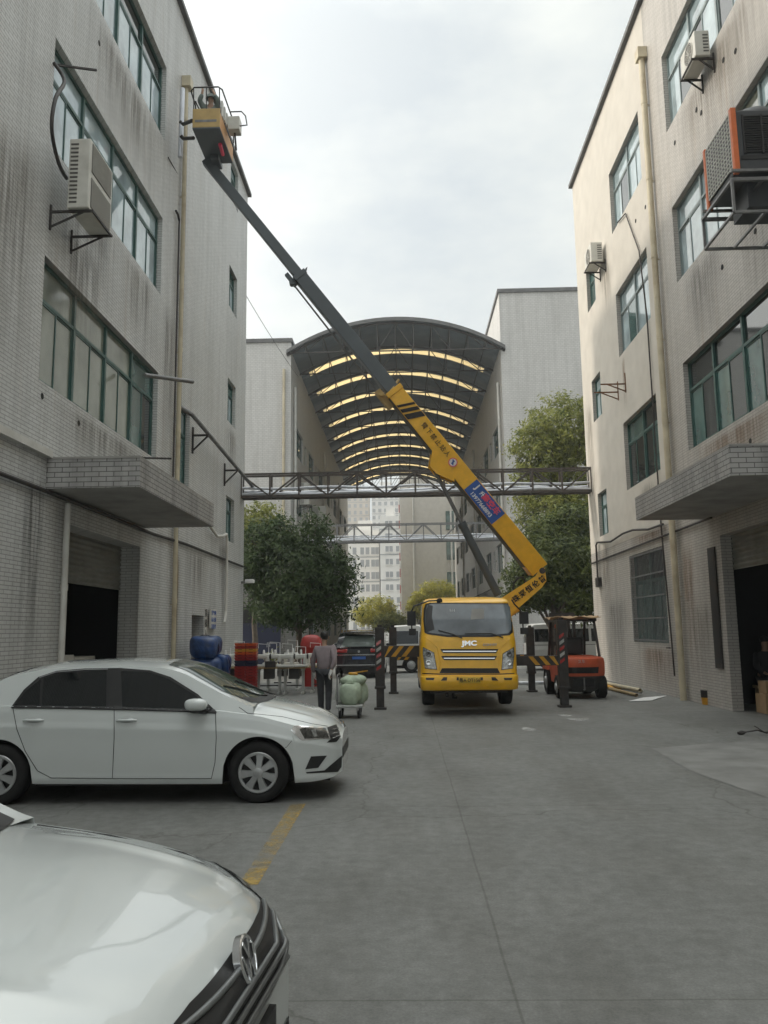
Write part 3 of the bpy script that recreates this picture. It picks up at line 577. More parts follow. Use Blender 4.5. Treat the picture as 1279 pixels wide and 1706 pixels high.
# --- air conditioners
def condenser(name,label,xp,sx,y0,z0,w=.85,h=.6,d=.33,gap=.12,fans=1,group=None,plate=True):
    """wall hung outdoor unit, front facing the street"""
    t=thing(name,label,'air conditioner',(xp,y0,z0),group); xa=xp+sx*gap; xb=xa+sx*d; a,b=sorted((xa,xb))
    MB().box(a,b,y0,y0+w,z0,z0+h).build('casing','ac',t,bevel=.02)
    g=MB(); fh=h/fans
    for f in range(fans):
        c=Vector((xb+sx*.004,y0+w*.42,z0+fh*(f+.5)))
        if fans==1:
            r=min(fh,w)*.4; g.lathe([(r,0),(r,.012*1),(r-.012,.012),(r-.012,0)],c,(sx,0,0),28); g.poly([c+Vector((0,r*math.cos(q*.262),r*math.sin(q*.262))) for q in range(24)],1)
            for k in range(1,6): g.lathe([(r*k/6+.004,.006),(r*k/6-.004,.006)],c,(sx,0,0),24)
            for k in range(6): q=k*math.pi/6; g.bar(c+Vector((sx*.008,r*math.cos(q),r*math.sin(q))),c-Vector((-sx*.008,r*math.cos(q),r*math.sin(q))),.006)
        else:
            g.box(*sorted((xb+sx*.002,xb+sx*.008)),y0+w*.08,y0+w*.92,z0+fh*f+.05,z0+fh*(f+1)-.04,1)
            for k in range(16): z=z0+fh*f+.07+k*(fh-.13)/15; g.box(*sorted((xb+sx*.008,xb+sx*.016)),y0+w*.08,y0+w*.92,z-.004,z+.004,0)
    g.build('fan_grille',['ac','ac_dark'],t,smooth=30)
    v=MB()
    for k in range(int(h/.07)-1): z=z0+.08+k*.07; v.box(min(xa+sx*.03,xa+sx*(d*.45)),max(xa+sx*.03,xa+sx*(d*.45)),y0-.006,y0-.001,z,z+.03)
    v.build('side_vent','ac_dark',t)
    b=MB()
    for y in (y0+.08,y0+w-.08): b.bar((xp,y,z0-.02),(xb+sx*.06,y,z0-.02),.035); b.bar((xp,y,z0-.28),(xb-sx*.1,y,z0-.03),.026); b.bar((xp+sx*.015,y,z0-.32),(xp+sx*.015,y,z0+.1),.03)
    b.bar((xb+sx*.04,y0+.08,z0-.02),(xb+sx*.04,y0+w-.08,z0-.02),.03); b.build('bracket','steel_dark',t)
    return t
ca=onX(116,231,XL+.3); cz=onY(116,346,ca.y).z
condenser('condenser_unit','tall twin fan cream condenser hung under the third floor window on the left wall',XL,1,ca.y,cz,.98,ca.z-cz,.34,.30,2)
condenser('condenser_unit','small white condenser on bracket below the top right windows, highest in view',XR,-1,14.75,12.85,.8,.55,.3,.1)
condenser('condenser_unit','small white condenser near the far corner of the right block above a narrow window',XR,-1,23.6,12.75,.85,.62,.36,.1)
condenser('condenser_unit','grey underside of a condenser cut off by the top right edge of the photo',XR,-1,13.2,13.75,.8,.55,.3,.1)
# evaporative cooler
q1=onX(1222,165,4.95); q2=onX(1222,292,4.95); yn=(q1.y+q2.y)/2; zt=q1.z-.1; zb=q2.z
ec=thing('evaporative_cooler','big dark evaporative cooler with orange corner strip on a steel frame, right wall','air cooler',(XR,yn,zb))
x0,x1=4.95,5.98
MB().box(x0,x1,yn,yn+1.05,zb,zt).build('casing','cooler_dark',ec,bevel=.03)
for x,y in ((x0,yn),(x0,yn+1.05)): MB().box(x-.03,x+.05,y-.03,y+.05,zb-.03,zt+.02).build('corner_post','orange',ec,bevel=.01)
mb=MB(); n=16
for k in range(n): z=zb+.3+(zt-zb-.42)*k/(n-1); mb.obox((x0+.14,yn-.006,z),(x1-.08,yn-.006,z),.03,.018,Vector((0,1,0)),Vector((0,0,1)))
for k in range(4): x=x0+.14+(x1-x0-.22)*k/3; mb.box(x-.012,x+.012,yn-.03,yn-.001,zb+.27,zt-.1)
mb.box(x0+.08,x1,yn-.012,yn-.002,zb+.18,zb+.24); mb.build('louvre','black_plastic',ec)
mb=MB(); mb.box(x0-.014,x0-.004,yn+.06,yn+.99,zb+.1,zt-.04,1)
for k in range(11): y=yn+.06+.93*k/10; mb.bar((x0-.02,y,zb+.1),(x0-.02,y,zt-.04),.014)
for k in range(14): z=zb+.1+(zt-zb-.14)*k/13; mb.bar((x0-.02,yn+.06,z),(x0-.02,yn+.99,z),.014)
mb.build('side_grille',['ac','steel_grey'],ec)
MB().lathe([(.42,0),(.42,.06),(.3,.2),(.1,.26),(0,.27)],((x0+x1)/2,yn+.52,zt),(0,0,1),24).build('top_dome','cooler_dark',ec,smooth=50)
mb=MB(); zf=zb-.16
for y in (yn-.05,yn+1.1): 
    mb.bar((XR,y,zf),(x0-.12,y,zf),.05); mb.bar((XR,y,zf-.5),(x0-.1,y,zf-.5),.04); mb.bar((x0-.1,y,zf),(x0-.1,y,zf-.5),.035)
    mb.bar((XR,y,zf+.14),(x0-.1,y,zf+.14),.04)
for x in (x0-.1,x0+.35,x0+.8): mb.bar((x,yn-.05,zf),(x,yn+1.1,zf),.04); mb.bar((x,yn-.05,zf-.5),(x,yn+1.1,zf-.5),.035)
mb.build('support_frame','steel_grey',ec)
MB().box(x0+.25,XR-.02,yn+.25,yn+.8,zb-.42,zb+.002).build('air_duct','cooler_dark',ec)
# ------------------------------------------------------------------ back blocks and the vaulted roof
YA,YB=50.,102.; XBL,XBR=-7.05,6.42
lb=thing('tiled_building','pale tiled block under the vaulted roof on the left, behind the dark tree','building',(XBL,YA,0))
def rear(root,xp,sx,xo,z1,seed):
    r=random.Random(seed); hs=[]
    for k in range(7):
        y=YA+2.6+k*7.1
        for z in (1.2,5.4,9.4,13.3):
            if z<3 and k==2: continue
            hs.append((y,y+3.6,z,z+1.9)); 
            if k<6 and z>3: hs.append((y+4.6,y+5.7,z+.3,z+1.7))
    W=MB(); wall_x(W,xp,sx,YA,YB,0,z1,hs,.2); shell(W,min(xp,xo),max(xp,xo),YA,YB,z1,'x1' if sx>0 else 'x0'); W.build('wall','tile_far',root)
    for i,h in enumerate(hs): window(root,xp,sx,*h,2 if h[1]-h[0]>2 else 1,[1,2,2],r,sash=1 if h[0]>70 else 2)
    coping(root,min(xp,xo),max(xp,xo),YA,YB,z1+.002,.1,.25)
    for y in (YA+1.2,YA+21,YA+36): drainpipe(root,xp,sx,y,0,17.5,.09,False,'pipe_white')
rear(lb,XBL,1,-24,20.15,5)
rb=thing('tiled_building','taller grey tiled block under the vaulted roof on the right, behind the sunlit tree','building',(XBR,YA,0))
rear(rb,XBR,-1,26,23.15,6)
drainpipe(lb,XBL-.55,1,YA-.15,5,18.3,.09,False,'pipe_cream')
condenser('condenser_unit','condenser on the left rear block just under the near pipe bridge',XBL,1,53.,10.,1.1,1.5,.6,.2)
condenser('condenser_unit','large boxy condenser on the left rear block between the two pipe bridges',XBL,1,59.5,8.7,1.6,2.2,1.0,.3)
mb=MB()
for y in (66,74.):
    t=thing('balcony_cage','dark steel cage hung on the left rear block near its far end' if y>70 else 'dark steel cage hung on the left rear block nearer the tree','cage',(XBL,y,6.2))
    m=MB()
    for a in range(9): yy=y+a*.4; m.bar((XBL+.75,yy,6.2),(XBL+.75,yy,8.3),.04)
    for z in (6.2,7.2,8.3): m.bar((XBL+.75,y,z),(XBL+.75,y+3.2,z),.06); m.bar((XBL,y,z),(XBL+.75,y,z),.06); m.bar((XBL,y+3.2,z),(XBL+.75,y+3.2,z),.06)
    m.box(XBL,XBL+.8,y,y+3.2,6.1,6.17); m.build('cage_bars','steel_dark',t)
# awnings on the right rear wall
for k,y in enumerate((56.,63.,70.)):
    t=thing('window_awning','rusty sheet awning on the right rear block, '+('nearest of three','middle of three','farthest of three')[k],'awning',(XBR,y,4.3)); MB().prism([(XBR,y,4.6),(XBR-1.0,y,4.15),(XBR-1.0,y,4.1),(XBR,y,4.5)],(0,4.2,0)).build('sheet','steel_dark',t)
# vault
XA0,XA1=XBL+.0,XBR-.0; SP,RISE=19.4,2.05; XM=(XA0+XA1)/2; HW=(XA1-XA0)/2+.25
def zarch(x,dz=0): 
    Rr=(HW*HW+RISE*RISE)/(2*RISE); return SP+RISE-Rr+math.sqrt(Rr*Rr-(x-XM)**2)+dz
av=thing('vaulted_roof','dark vaulted sheet roof with yellowish skylight bands spanning the two rear blocks','roof',(XM,YA,SP))
xs=[XM-HW+2*HW*i/36 for i in range(37)]
def band(y0,y1,i0,i1,name,mat,dz=0.,th=.03):
    m=MB(); rows=[]
    for y in (y0,y1): rows.append([(xs[i],y,zarch(xs[i],dz)) for i in range(i0,i1+1)])
    m.grid(rows); m.build(name,mat,av,smooth=60,solid=th)
sk=[55.3+5.0*k for k in range(10)]; y=YA-.3; SW=.92
for s in sk:
    band(y,s,0,36,'roof_sheet','roof_sheet'); band(s,s+SW,0,2,'roof_sheet','roof_sheet'); band(s,s+SW,34,36,'roof_sheet','roof_sheet'); band(s,s+SW,2,34,'skylight','skylight'); y=s+SW
band(y,YB+1,0,36,'roof_sheet','roof_sheet')
m=MB(); m.grid([[(x,YA-.32,zarch(x,-.12)) for x in xs],[(x,YA-.32,zarch(x,.12)) for x in xs]]); m.build('roof_fascia','coping',av,solid=.06)
tr=[YA+.0]+[s-.9 for s in sk]+[YB]
for k,y in enumerate(tr):
    m=MB(); xt=[XM-HW+2*HW*i/12 for i in range(13)]; zc=SP+.02
    for a,b in zip(xt,xt[1:]): m.bar((a,y,zarch(a,-.16)),(b,y,zarch(b,-.16)),.11)
    m.bar((xt[0],y,zc),(xt[-1],y,zc),.07)
    for i in range(1,12):
        m.bar((xt[i],y,zc),(xt[i],y,zarch(xt[i],-.16)),.05)
        j=i+1 if i<6 else i-1
        if 1<=i<=11 and 0<j<12 and i!=6 and i%2==1: m.bar((xt[i],y,zc),(xt[j],y,zarch(xt[j],-.16)),.045)
    m.build('roof_truss','steel_dark',av)
m=MB()
for x in [XM-HW+2*HW*i/12 for i in range(13)]: m.bar((x,YA-.2,zarch(x,-.06)),(x,YB,zarch(x,-.06)),.06)
m.build('purlins','steel_dark',av)
# ------------------------------------------------------------------ pipe bridges
def bridge(label,y,xa,xb,z0,z1,npan,mat,dy=.7):
    t=thing('pipe_bridge',label,'pipe bridge',(xa,y,z0)); m=MB()
    for yy in (y,y+dy):
        m.bar((xa,yy,z0),(xb,yy,z0),.075,0,.09); m.bar((xa,yy,z1),(xb,yy,z1),.06)
        for i in range(npan+1):
            x=xa+(xb-xa)*i/npan; m.bar((x,yy,z0),(x,yy,z1),.055)
            if i<npan:
                x2=xa+(xb-xa)*(i+1)/npan
                if i%2: m.bar((x,yy,z0),(x2,yy,z1),.05)
                else: m.bar((x,yy,z1),(x2,yy,z0),.05)
    for i in range(npan+1): x=xa+(xb-xa)*i/npan; m.bar((x,y,z0-.01),(x,y+dy,z0-.01),.035)
    m.build('truss',mat,t)
    for k,(dyy,dz,r) in enumerate(((.22,.12,.055),(.46,.20,.075),(.3,.33,.045))):
        pts=[(xa+(xb-xa)*i/14,y+dyy,z0+dz+.03*math.sin(i*1.7+k)) for i in range(15)]; MB().tube(pts,r,10).build('lagged_pipe','lagging',t,smooth=50)
    return t
bridge('brown truss bridge carrying silver pipes between the two front blocks, nearest','27.55' and 27.0,XL,XR,6.2,6.98,12,'bridge_steel',.4)
bridge('thinner truss bridge with pale pipes farther back under the vaulted roof',46.5,-6.9,7.2,6.75,7.75,14,'steel_grey',.6)
# cross cable from the left front block
tag(MB().tube([onX(280,262,XL+.02)+(onY(497,628,50)-onX(280,262,XL+.02))*t+Vector((0,0,-1.2*t*(1-t))) for t in [i/24 for i in range(25)]],.012,5).build('overhead_cable','cable'),'thin black cable sagging from the left wall across to the vault','cable')

# stains with a shape of their own: dirt runs, rust under brackets and pipes
def stain(root,xp,sx,y0,y1,z0,z1,mat):
    x=xp+sx*.006; q=[(x,y0,z0),(x,y1,z0),(x,y1,z1),(x,y0,z1)]; MB().poly(q if sx>0 else q[::-1]).build('wall_stain',mat,root)
for a in ((11.3,12.3,.2,4.3,'stain_dark'),(11.9,14.4,6.0,8.6,'stain_brown'),(9.6,11.6,5.2,9.0,'stain_brown'),(12.0,15.2,7.6,9.36,'stain_dark'),(14.8,17.6,7.6,9.36,'stain_brown'),(12.5,17.4,11.35,13.15,'stain_brown'),(19.05,19.75,.3,3.8,'stain_ochre'),(19.9,22.8,2.4,3.8,'stain_brown'),(12.0,17.0,4.55,5.45,'stain_brown'),(23.6,25.2,2.6,4.4,'stain_brown'),(17.7,18.9,5.5,9.5,'stain_brown'),(24.3,26.4,6.6,8.2,'stain_brown')): stain(lf,XL,1,*a)
for a in ((12.2,14.6,7.55,9.38,'stain_brown'),(14.9,17.6,7.55,9.38,'stain_dark'),(13.0,17.5,4.6,5.45,'stain_rust'),(17.9,18.75,.3,3.6,'stain_rust'),(19.3,22.6,.05,1.2,'stain_rust'),(16.9,18.6,.3,2.2,'stain_brown'),(12.4,17.4,11.3,13.1,'stain_brown'),(23.2,26.0,.1,2.6,'stain_dark'),(19.2,22.8,3.75,4.08,'stain_rust')): stain(rf,XR,-1,*a)
for a in ((22.2,22.6,7.6,9.35,'stain_rust'),(23.0,24.4,11.0,12.7,'stain_brown'),(19.9,21.6,4.2,5.4,'stain_brown'),(25.0,26.4,2.0,4.4,'stain_brown'),(26.3,27.5,4.2,9.5,'stain_brown')): stain(rf,XR-.004,-1,*a)
# ------------------------------------------------------------------ far background
eb=thing('end_building','plain beige block closing the far end of the lane beside the white tower','building',(4,112,0))
W=MB(); shell(W,-.45,14,112,126,26.); W.build('wall','render',eb)
for z in (2.6,6.9,11.2,15.4): 
    f=MB().box(5.9,7.1,111.93,111.99,z,z+2.6).build('window','frame',eb); MB().box(5.98,7.02,111.90,111.925,z+.08,z+2.52).build('pane','pane_mid',f)
MB().tube([(1.35,111.85,0),(1.35,111.85,25)],.11,8).build('drainpipe','pipe_white',eb,smooth=40)
MB().tube([(6.6,111.8,0),(6.6,111.8,25)],.12,8).build('drainpipe','pipe_white',eb,smooth=40)
mb=MB()
for k in range(20): mb.tube([(-.55,110,k*1.1),(-.55,110,k*1.1+1.1)],.08,8,k%2)
tag(mb.build('striped_mast',['mast_red','pipe_white']),'thin red and white mast standing against the beige end block','mast')
def tower(label,x0,x1,y,z1,cols,zs,ww,wh,mat,d=14):
    t=thing('apartment_tower',label,'tower block',((x0+x1)/2,y,0)); W=MB(); shell(W,x0,x1,y,y+d,z1); W.build('wall',mat,t)
    W=MB(); W.box(x0+.3*(x1-x0),x1-.25*(x1-x0),y+2,y+d-2,z1+.01,z1+2.6); W.build('stair_head',mat,t)
    B=MB()
    for z in zs[::2]: B.box(x0-.08,x1+.08,y-.12,y-.002,z-.75,z-.55)
    B.build('floor_band','tower_win',t)
    n=0
    for c in cols:
        for z in zs:
            if n<95: 
                xx=x0+(x1-x0)*c; f=MB().box(xx-ww/2,xx+ww/2,y-.06,y-.004,z,z+wh).build('window','tower_win',t); n+=1
                MB().box(xx-ww/2,xx+ww/2,y-.3,y-.062,z-.25,z-.05).build('sill',mat,f)
    return t
tower('white apartment tower with paired windows seen at the end of the lane',-5.6,-.9,190,28.5,(.35,.55,.88),[2+3*k for k in range(9)],.75,1.3,'tower')
tower('pale slab with balconies left of the white tower with paired windows',-13.5,-6.0,196,26,(.2,.45,.62,.8,.93),[2+3*k for k in range(8)],.9,1.7,'tower')
tower('hazy tan high rise far behind, left of the pair',-25,-15,350,62,(.15,.4,.65,.9),[4+3*k for k in range(19)],1.2,1.6,'tower_tan',12)
tower('hazy grey high rise far behind, right of the pair',-13.5,-2,345,63,(.08,.3,.52,.75,.93),[4+3*k for k in range(19)],1.3,1.6,'tower',12)
# ------------------------------------------------------------------ trees
def tree(name,label,base,trunk_top,blobs,n,size,mat,seed,group=None,trunk_r=.13,spread=.32):
    r=random.Random(seed); t=thing(name,label,'tree',base,group); bx=Vector(base); m=MB(); tt=Vector(trunk_top)
    pts=[bx+(tt-bx)*k/6+Vector((r.uniform(-.06,.06),r.uniform(-.06,.06),0))*(k>0) for k in range(7)]
    m.tube(pts,[trunk_r*(1.25-.1*k) for k in range(7)],10)
    for c,rad in blobs:
        c=Vector(c)
        for q in range(3):
            e=c+Vector((r.uniform(-.7,.7)*rad[0],r.uniform(-.7,.7)*rad[1],r.uniform(-.2,.6)*rad[2])); s=pts[3+q]; midp=(s+e)/2+Vector((r.uniform(-.2,.2),r.uniform(-.2,.2),.15))
            m.tube([s,midp,e],[trunk_r*.5,trunk_r*.3,trunk_r*.1],6)
    m.build('trunk','bark',t,smooth=60)
    V=[];F=[]; vol=[c[1][0]*c[1][1]*c[1][2] for c in blobs]; tot=sum(vol)
    for (c,rad),vv in zip(blobs,vol):
        c=Vector(c); k=int(n*vv/tot); ncl=max(12,k//26)
        for _ in range(ncl):
            while True:
                d=Vector((r.gauss(0,1),r.gauss(0,1),r.gauss(0,1)))
                if d.length>.1: break
            d.normalize(); rr=r.uniform(.45,1.02)**.7; cc=c+Vector((d.x*rad[0]*rr,d.y*rad[1]*rr,d.z*rad[2]*rr)); cs=spread*r.uniform(.6,1.3)
            for _ in range(26):
                p=cc+Vector((r.gauss(0,cs*.6),r.gauss(0,cs*.6),r.gauss(0,cs*.45))); s=size*r.uniform(.6,1.25)
                nrm=(d+Vector((r.gauss(0,.7),r.gauss(0,.7),r.gauss(0.5,.6)))).normalized(); a=nrm.orthogonal().normalized(); q=r.uniform(0,6.28); b=nrm.cross(a); u=a*math.cos(q)+b*math.sin(q); v=nrm.cross(u)
                o=len(V); V+= [p-u*s, p+v*s*.34-nrm*s*.1, p+u*s, p-v*s*.34-nrm*s*.1]; F.append((o,o+1,o+2,o+3))
    m=MB(); m.add(V,F); m.build('crown',mat,t); return t
YT=31.
def P(px,py,Y): return onY(px,py,Y)
def bl(px,py,Y,rx,rz,ry=None): return (P(px,py,Y),(rx*Y/FPX,(ry or rx)*Y/FPX,rz*Y/FPX))
g=P(497,1060,31); 
tree('evergreen_tree','dark evergreen tree behind the sewing tables at the left corner',(g.x,31,0),(g.x,31,3.2),[bl(500,960,31,92,70,70),bl(455,900,31.5,50,45),bl(556,968,30.5,40,40),bl(520,890,31,40,36),bl(575,1000,30.5,22,24),bl(470,1010,30.5,60,34),bl(430,940,31,40,66),bl(515,1030,30.5,34,22),bl(560,1015,30.3,26,26)],21000,.105,'leaf_dark',2,None,.12)
g=P(425,1050,36)
tree('evergreen_tree','lighter green tree rising behind the dark one beside the left block',(g.x,36,0),(g.x,36,4),[bl(432,880,36,36,46),bl(455,905,36,32,40),bl(412,915,36,28,50)],8000,.11,'leaf_mid',3,None,.12)
g=P(935,1060,38)
tree('camphor_tree','tall sunlit yellow green tree against the grey block on the right',(g.x,38,0),(g.x,38,8),[bl(940,712,38,66,58),bl(905,755,38,56,66),bl(882,810,38,34,44),bl(965,800,38,48,80),bl(905,850,37.5,48,52),bl(955,880,37,58,60)],26000,.115,'leaf_mid',4,None,.17)
g=P(925,1060,30)
tree('evergreen_tree','low dark bushy tree behind the forklift and boom foot',(g.x,30.5,0),(g.x,30.5,3.2),[bl(930,950,30.5,68,62,60),bl(885,975,31,46,48),bl(968,985,30,40,55),bl(915,900,31.5,46,44),bl(955,880,32,44,40)],26000,.105,'leaf_olive',5,None,.12)
for px,py,Y,w_,h_,lab in ((625,1018,106,34,26,'small yellow green tree at the lane end left of the white van'),(728,990,107,30,24,'yellow leaved tree just above the truck cab roof'),(700,1008,105,20,22,'low yellow tree half hidden behind the truck cab mirror'),(650,1035,104,26,14,'dull green shrub low at the lane end')):
    g=P(px,1050,Y); tree('broadleaf_tree',lab,(g.x,Y,0),(g.x,Y,2.2),[bl(px,py,Y,w_,h_),bl(px-w_*.5,py+8,Y,w_*.6,h_*.7),bl(px+w_*.5,py+6,Y,w_*.55,h_*.7)],5000,.2,'leaf_yellow' if 'yellow' in lab else 'leaf_mid',int(px),None,.1,.5)
# railing and yellow hoarding at the lane end
t=thing('railing_fence','white railing across the lane end in front of the far trees','fence',(-4,103,0)); m=MB()
for k in range(24): x=-6.5+k*.5; m.bar((x,103,0),(x,103,1.9),.05)
for z in (.3,1.0,1.9): m.bar((-6.5,103,z),(5.2,103,z),.07)
m.build('rails','pipe_white',t)
t=thing('hoarding_panel','low ochre panel wall left of the lane end','wall',(-4.6,84,0)); m=MB(); m.box(-6.7,-3.2,84,84.1,0,1.75); m.build('panel','yellow_wall',t); m=MB()
for x in (-6.7,-5,-3.3): m.box(x,x+.12,83.9,83.998,0,1.85)
m.build('post','steel_grey',t)
# dark yard building behind the left tree (cross lane)
yb=thing('yard_shed','dark low shed with blue shutter behind the left tree','shed',(-9,38.5,0)); m=MB(); m.box(-16,-5.9,40,46,0,6.); m.build('wall','tile_dark',yb)
m=MB(); m.box(-12,-6.1,39.9,39.99,0,2.1); m.build('blue_shutter','navy',yb); m=MB(); m.box(-12,-6.1,39.86,39.99,2.1,2.9); m.build('lintel_opening','black',yb)
# ------------------------------------------------------------------ cars
def tab(xs_,ys_,win=.10):
    x=np.linspace(xs_[0]-.5,xs_[-1]+.5,900); y=np.interp(x,xs_,ys_); k=max(1,int(win/(x[1]-x[0]))); k+=1-k%2
    yp=np.pad(y,k,mode='edge'); y2=np.convolve(yp,np.ones(k)/k,'same')[k:-k]; return lambda q: float(np.interp(q,x,y2))
class Car:
    def __init__(s,sp):
        s.sp=sp; s.W=tab(*sp['W'],sp.get('wsm',.08)); s.ZT=tab(*sp['zt'],sp.get('zsm',.12)); s.ZS=tab(*sp['zs'],.14); s.ZB=tab(*sp['zb'],.1); s.RF=tab(*sp['roof'],.16)
    def body(s):
        sp=s.sp; xr,xf=sp['xr'],sp['xf']; xs_=set(np.linspace(xr,xf,90)); 
        for ax in sp['axles']: xs_|=set(np.linspace(ax-sp['ar']-.01,ax+sp['ar']+.01,36))
        xs_|=set(xf-.35*(1-np.cos(np.linspace(0,math.pi/2,12)))**1.0*.9); xs_|=set(xr+.3*(1-np.cos(np.linspace(0,math.pi/2,10))))
        rows=[]
        for x in sorted(xs_):
            w=s.W(x); zb0=s.ZB(x); zs=s.ZS(x); zt=max(s.ZT(x),zs+.003); zb=zb0
            for ax in sp['axles']:
                d=sp['ar']**2-(x-ax)**2
                if d>0: zb=max(zb,sp['az']+math.sqrt(d))
            h=[]
            for k in range(25):
                z=zb+(zs-zb)*k/24; q=(z-.16)/(zs-.16); f=float(np.interp(q,[-.2,0,.05,.10,.16,.35,.60,.755,.80,.93,1],[.9,.93,.945,.968,.966,.98,.99,1.0,.985,.972,.955])); h.append((w*f,z))
            for k in range(1,29):
                t=k/28; cz=sp.get('crease',.010)*math.exp(-((t-.30)/.055)**2)*min(1,max(0,(x+.1)/.25))*min(1,max(0,(sp['xf']-.16-x)/.2)); h.append((w*.955*(1-t),zs+(zt-zs)*(1-(1-t)**sp.get('crown',2.6))+cz))
            rows.append([Vector((x,-y,z)) for y,z in h]+[Vector((x,y,z)) for y,z in h[-2::-1]])
        m=MB(); m.grid(rows); n=len(rows[0])
        for r,fl in ((rows[0],1),(rows[-1],0)):
            vs=list(r); o=n//2; fs=[]
            for k in range(o): fs.append((k,k+1,n-2-k,n-1-k) if k<o-1 else (k,k+1,n-1-k))
            m.add(vs,[f[::-1] if fl else f for f in fs])
        # underside
        m2=[]; 
        for r in rows: pass
        s.m=m; return m
    def house(s):
        sp=s.sp; x0,x1=sp['gx']; rows=[]
        for x in np.linspace(x0,x1,70):
            w=s.W(x)*sp.get('gw',.945); zb=s.ZS(x)-.015; zt=max(s.RF(x),zb+.02); H=zt-zb; ce=min(.06,H*.25); wr=w-sp['tum']*(H-ce); h=[]
            for k in range(9): q=k/8; h.append((w+(wr-w)*q,zb+(H-ce)*q))
            for k in range(1,13): t=k/12; h.append((wr*(1-t),zb+H-ce+ce*(1-(1-t)**2.4)))
            rows.append([Vector((x,-y,z)) for y,z in h]+[Vector((x,y,z)) for y,z in h[-2::-1]])
        m=MB(); m.grid(rows); s.h=m; return m
def wheel(parent,c,r,wd,side,style='spokes'):
    """c: centre of outer face, side: unit vector pointing outward"""
    c=Vector(c); s=Vector(side); b=MB(); rr=r*.66
    b.lathe([(rr,-.01),(rr+.01,0),(r*.86,.004),(r*.95,-.012),(r,-.04),(r,-wd+.04),(r*.95,-wd),(rr,-wd)],c,s,40); o=b.build('wheel','rubber',parent,smooth=50)
    m=MB(); m.lathe([(rr,-.012),(rr-.012,-.006),(rr-.03,-.012),(rr-.035,-.05),(0,-.06)],c,s,36,1); u=s.orthogonal().normalized(); v=s.cross(u); n=7 if style=='spokes' else 6
    if style=='spokes':
        m.lathe([(rr,-.006),(rr-.008,.002),(rr-.03,.0),(rr-.032,-.03)],c,s,36,0)
        for k in range(n):
            a=2*math.pi*k/n+.22; d=u*math.cos(a)+v*math.sin(a); e=s.cross(d); p=[]
            for t,hw,z in ((.18,.028,.004),(.55,.034,.0),(.97,.05,-.006)): p.append((c+d*rr*t+s*z,hw*r/.3))
            vs=[]
            for pp,hw in p: vs+=[pp+e*hw-s*.02,pp+e*hw*.8,pp-e*hw*.8,pp-e*hw-s*.02]
            m.add(vs,[(0,1,5,4),(1,2,6,5),(2,3,7,6),(4,5,9,8),(5,6,10,9),(6,7,11,10)],0)
        m.lathe([(rr*.24,-.02),(rr*.24,.006),(rr*.18,.012),(0,.012)],c,s,20,0)
    else: m.lathe([(rr*.9,-.02),(rr*.5,-.005),(rr*.45,.02),(rr*.2,.03),(0,.03)],c,s,24,0)
    m.build('rim',['silver','black_plastic'],o,smooth=35); return o
def underbody(root,sp,T,paint='black_plastic'):
    m=MB(); w=sp['W'][1]; hw=max(w)*.86; a=sp['axles']; ar=sp['ar']
    m.box(sp['xr']+.12,sp['xf']-.12,-hw+.22,hw-.22,.16,.62); m.box(min(a)+ar+.02,max(a)-ar-.02,-hw,hw,.17,.6)
    for ax in a: m.box(ax-ar-.04,ax+ar+.04,-hw+.18,hw-.18,.3,.75)
    m.xf(T); return m.build('underbody',paint,root)
# ---- white sedan (nose towards +X, near side faces the camera)
sp=dict(xr=-3.42,xf=.80,axles=(0.,-2.59),ar=.345,az=.29,gx=(-3.05,-.06),tum=.36,
 W=([-3.42,-3.36,-3.2,-2.9,-2.4,-1,-.2,.1,.35,.5,.62,.70,.76,.80],[.62,.70,.76,.80,.825,.835,.825,.81,.78,.735,.67,.60,.52,.42]),
 zt=([-3.42,-3.3,-3.0,-2.6,-1,-.3,-.05,.25,.5,.64,.74,.80],[.86,1.02,1.06,1.05,.99,.975,.955,.895,.825,.755,.675,.60]),
 zs=([-3.42,-3.0,-2.5,-1.5,-.4,0,.3,.5,.65,.80],[.80,.93,.955,.93,.885,.83,.745,.69,.63,.55]),
 zb=([-3.42,-3.2,-2.9,-2.2,-1,.3,.5,.65,.74,.80],[.42,.3,.24,.2,.19,.18,.18,.19,.21,.25]),
 roof=([-3.1,-2.95,-2.6,-2.2,-1.5,-1.0,-.8,-.45,-.06],[1.03,1.09,1.295,1.375,1.392,1.365,1.315,1.14,.93]))
SX,SY=onZ(428,1340).x,8.98
sed=thing('parked_car','white four door sedan parked across the lane on the left, side on to the camera','car',(SX,SY,0)); T=Matrix.Translation((SX,SY,0))
car=Car(sp); b=car.body().xf(T); h=car.house().xf(T); b.build('body','car_white',sed,smooth=28); h.build('cabin','car_white',sed,smooth=32); underbody(sed,sp,T)
al=MB(); al.v=b.v+h.v; al.f=b.f+[tuple(i+len(b.v) for i in f) for f in h.f]; BV=al.bvh()
for ax in sp['axles']:
    for s_ in (-1,1): wheel(sed,(SX+ax,SY+s_*.80,.29),.298,.2,(0,s_,0))
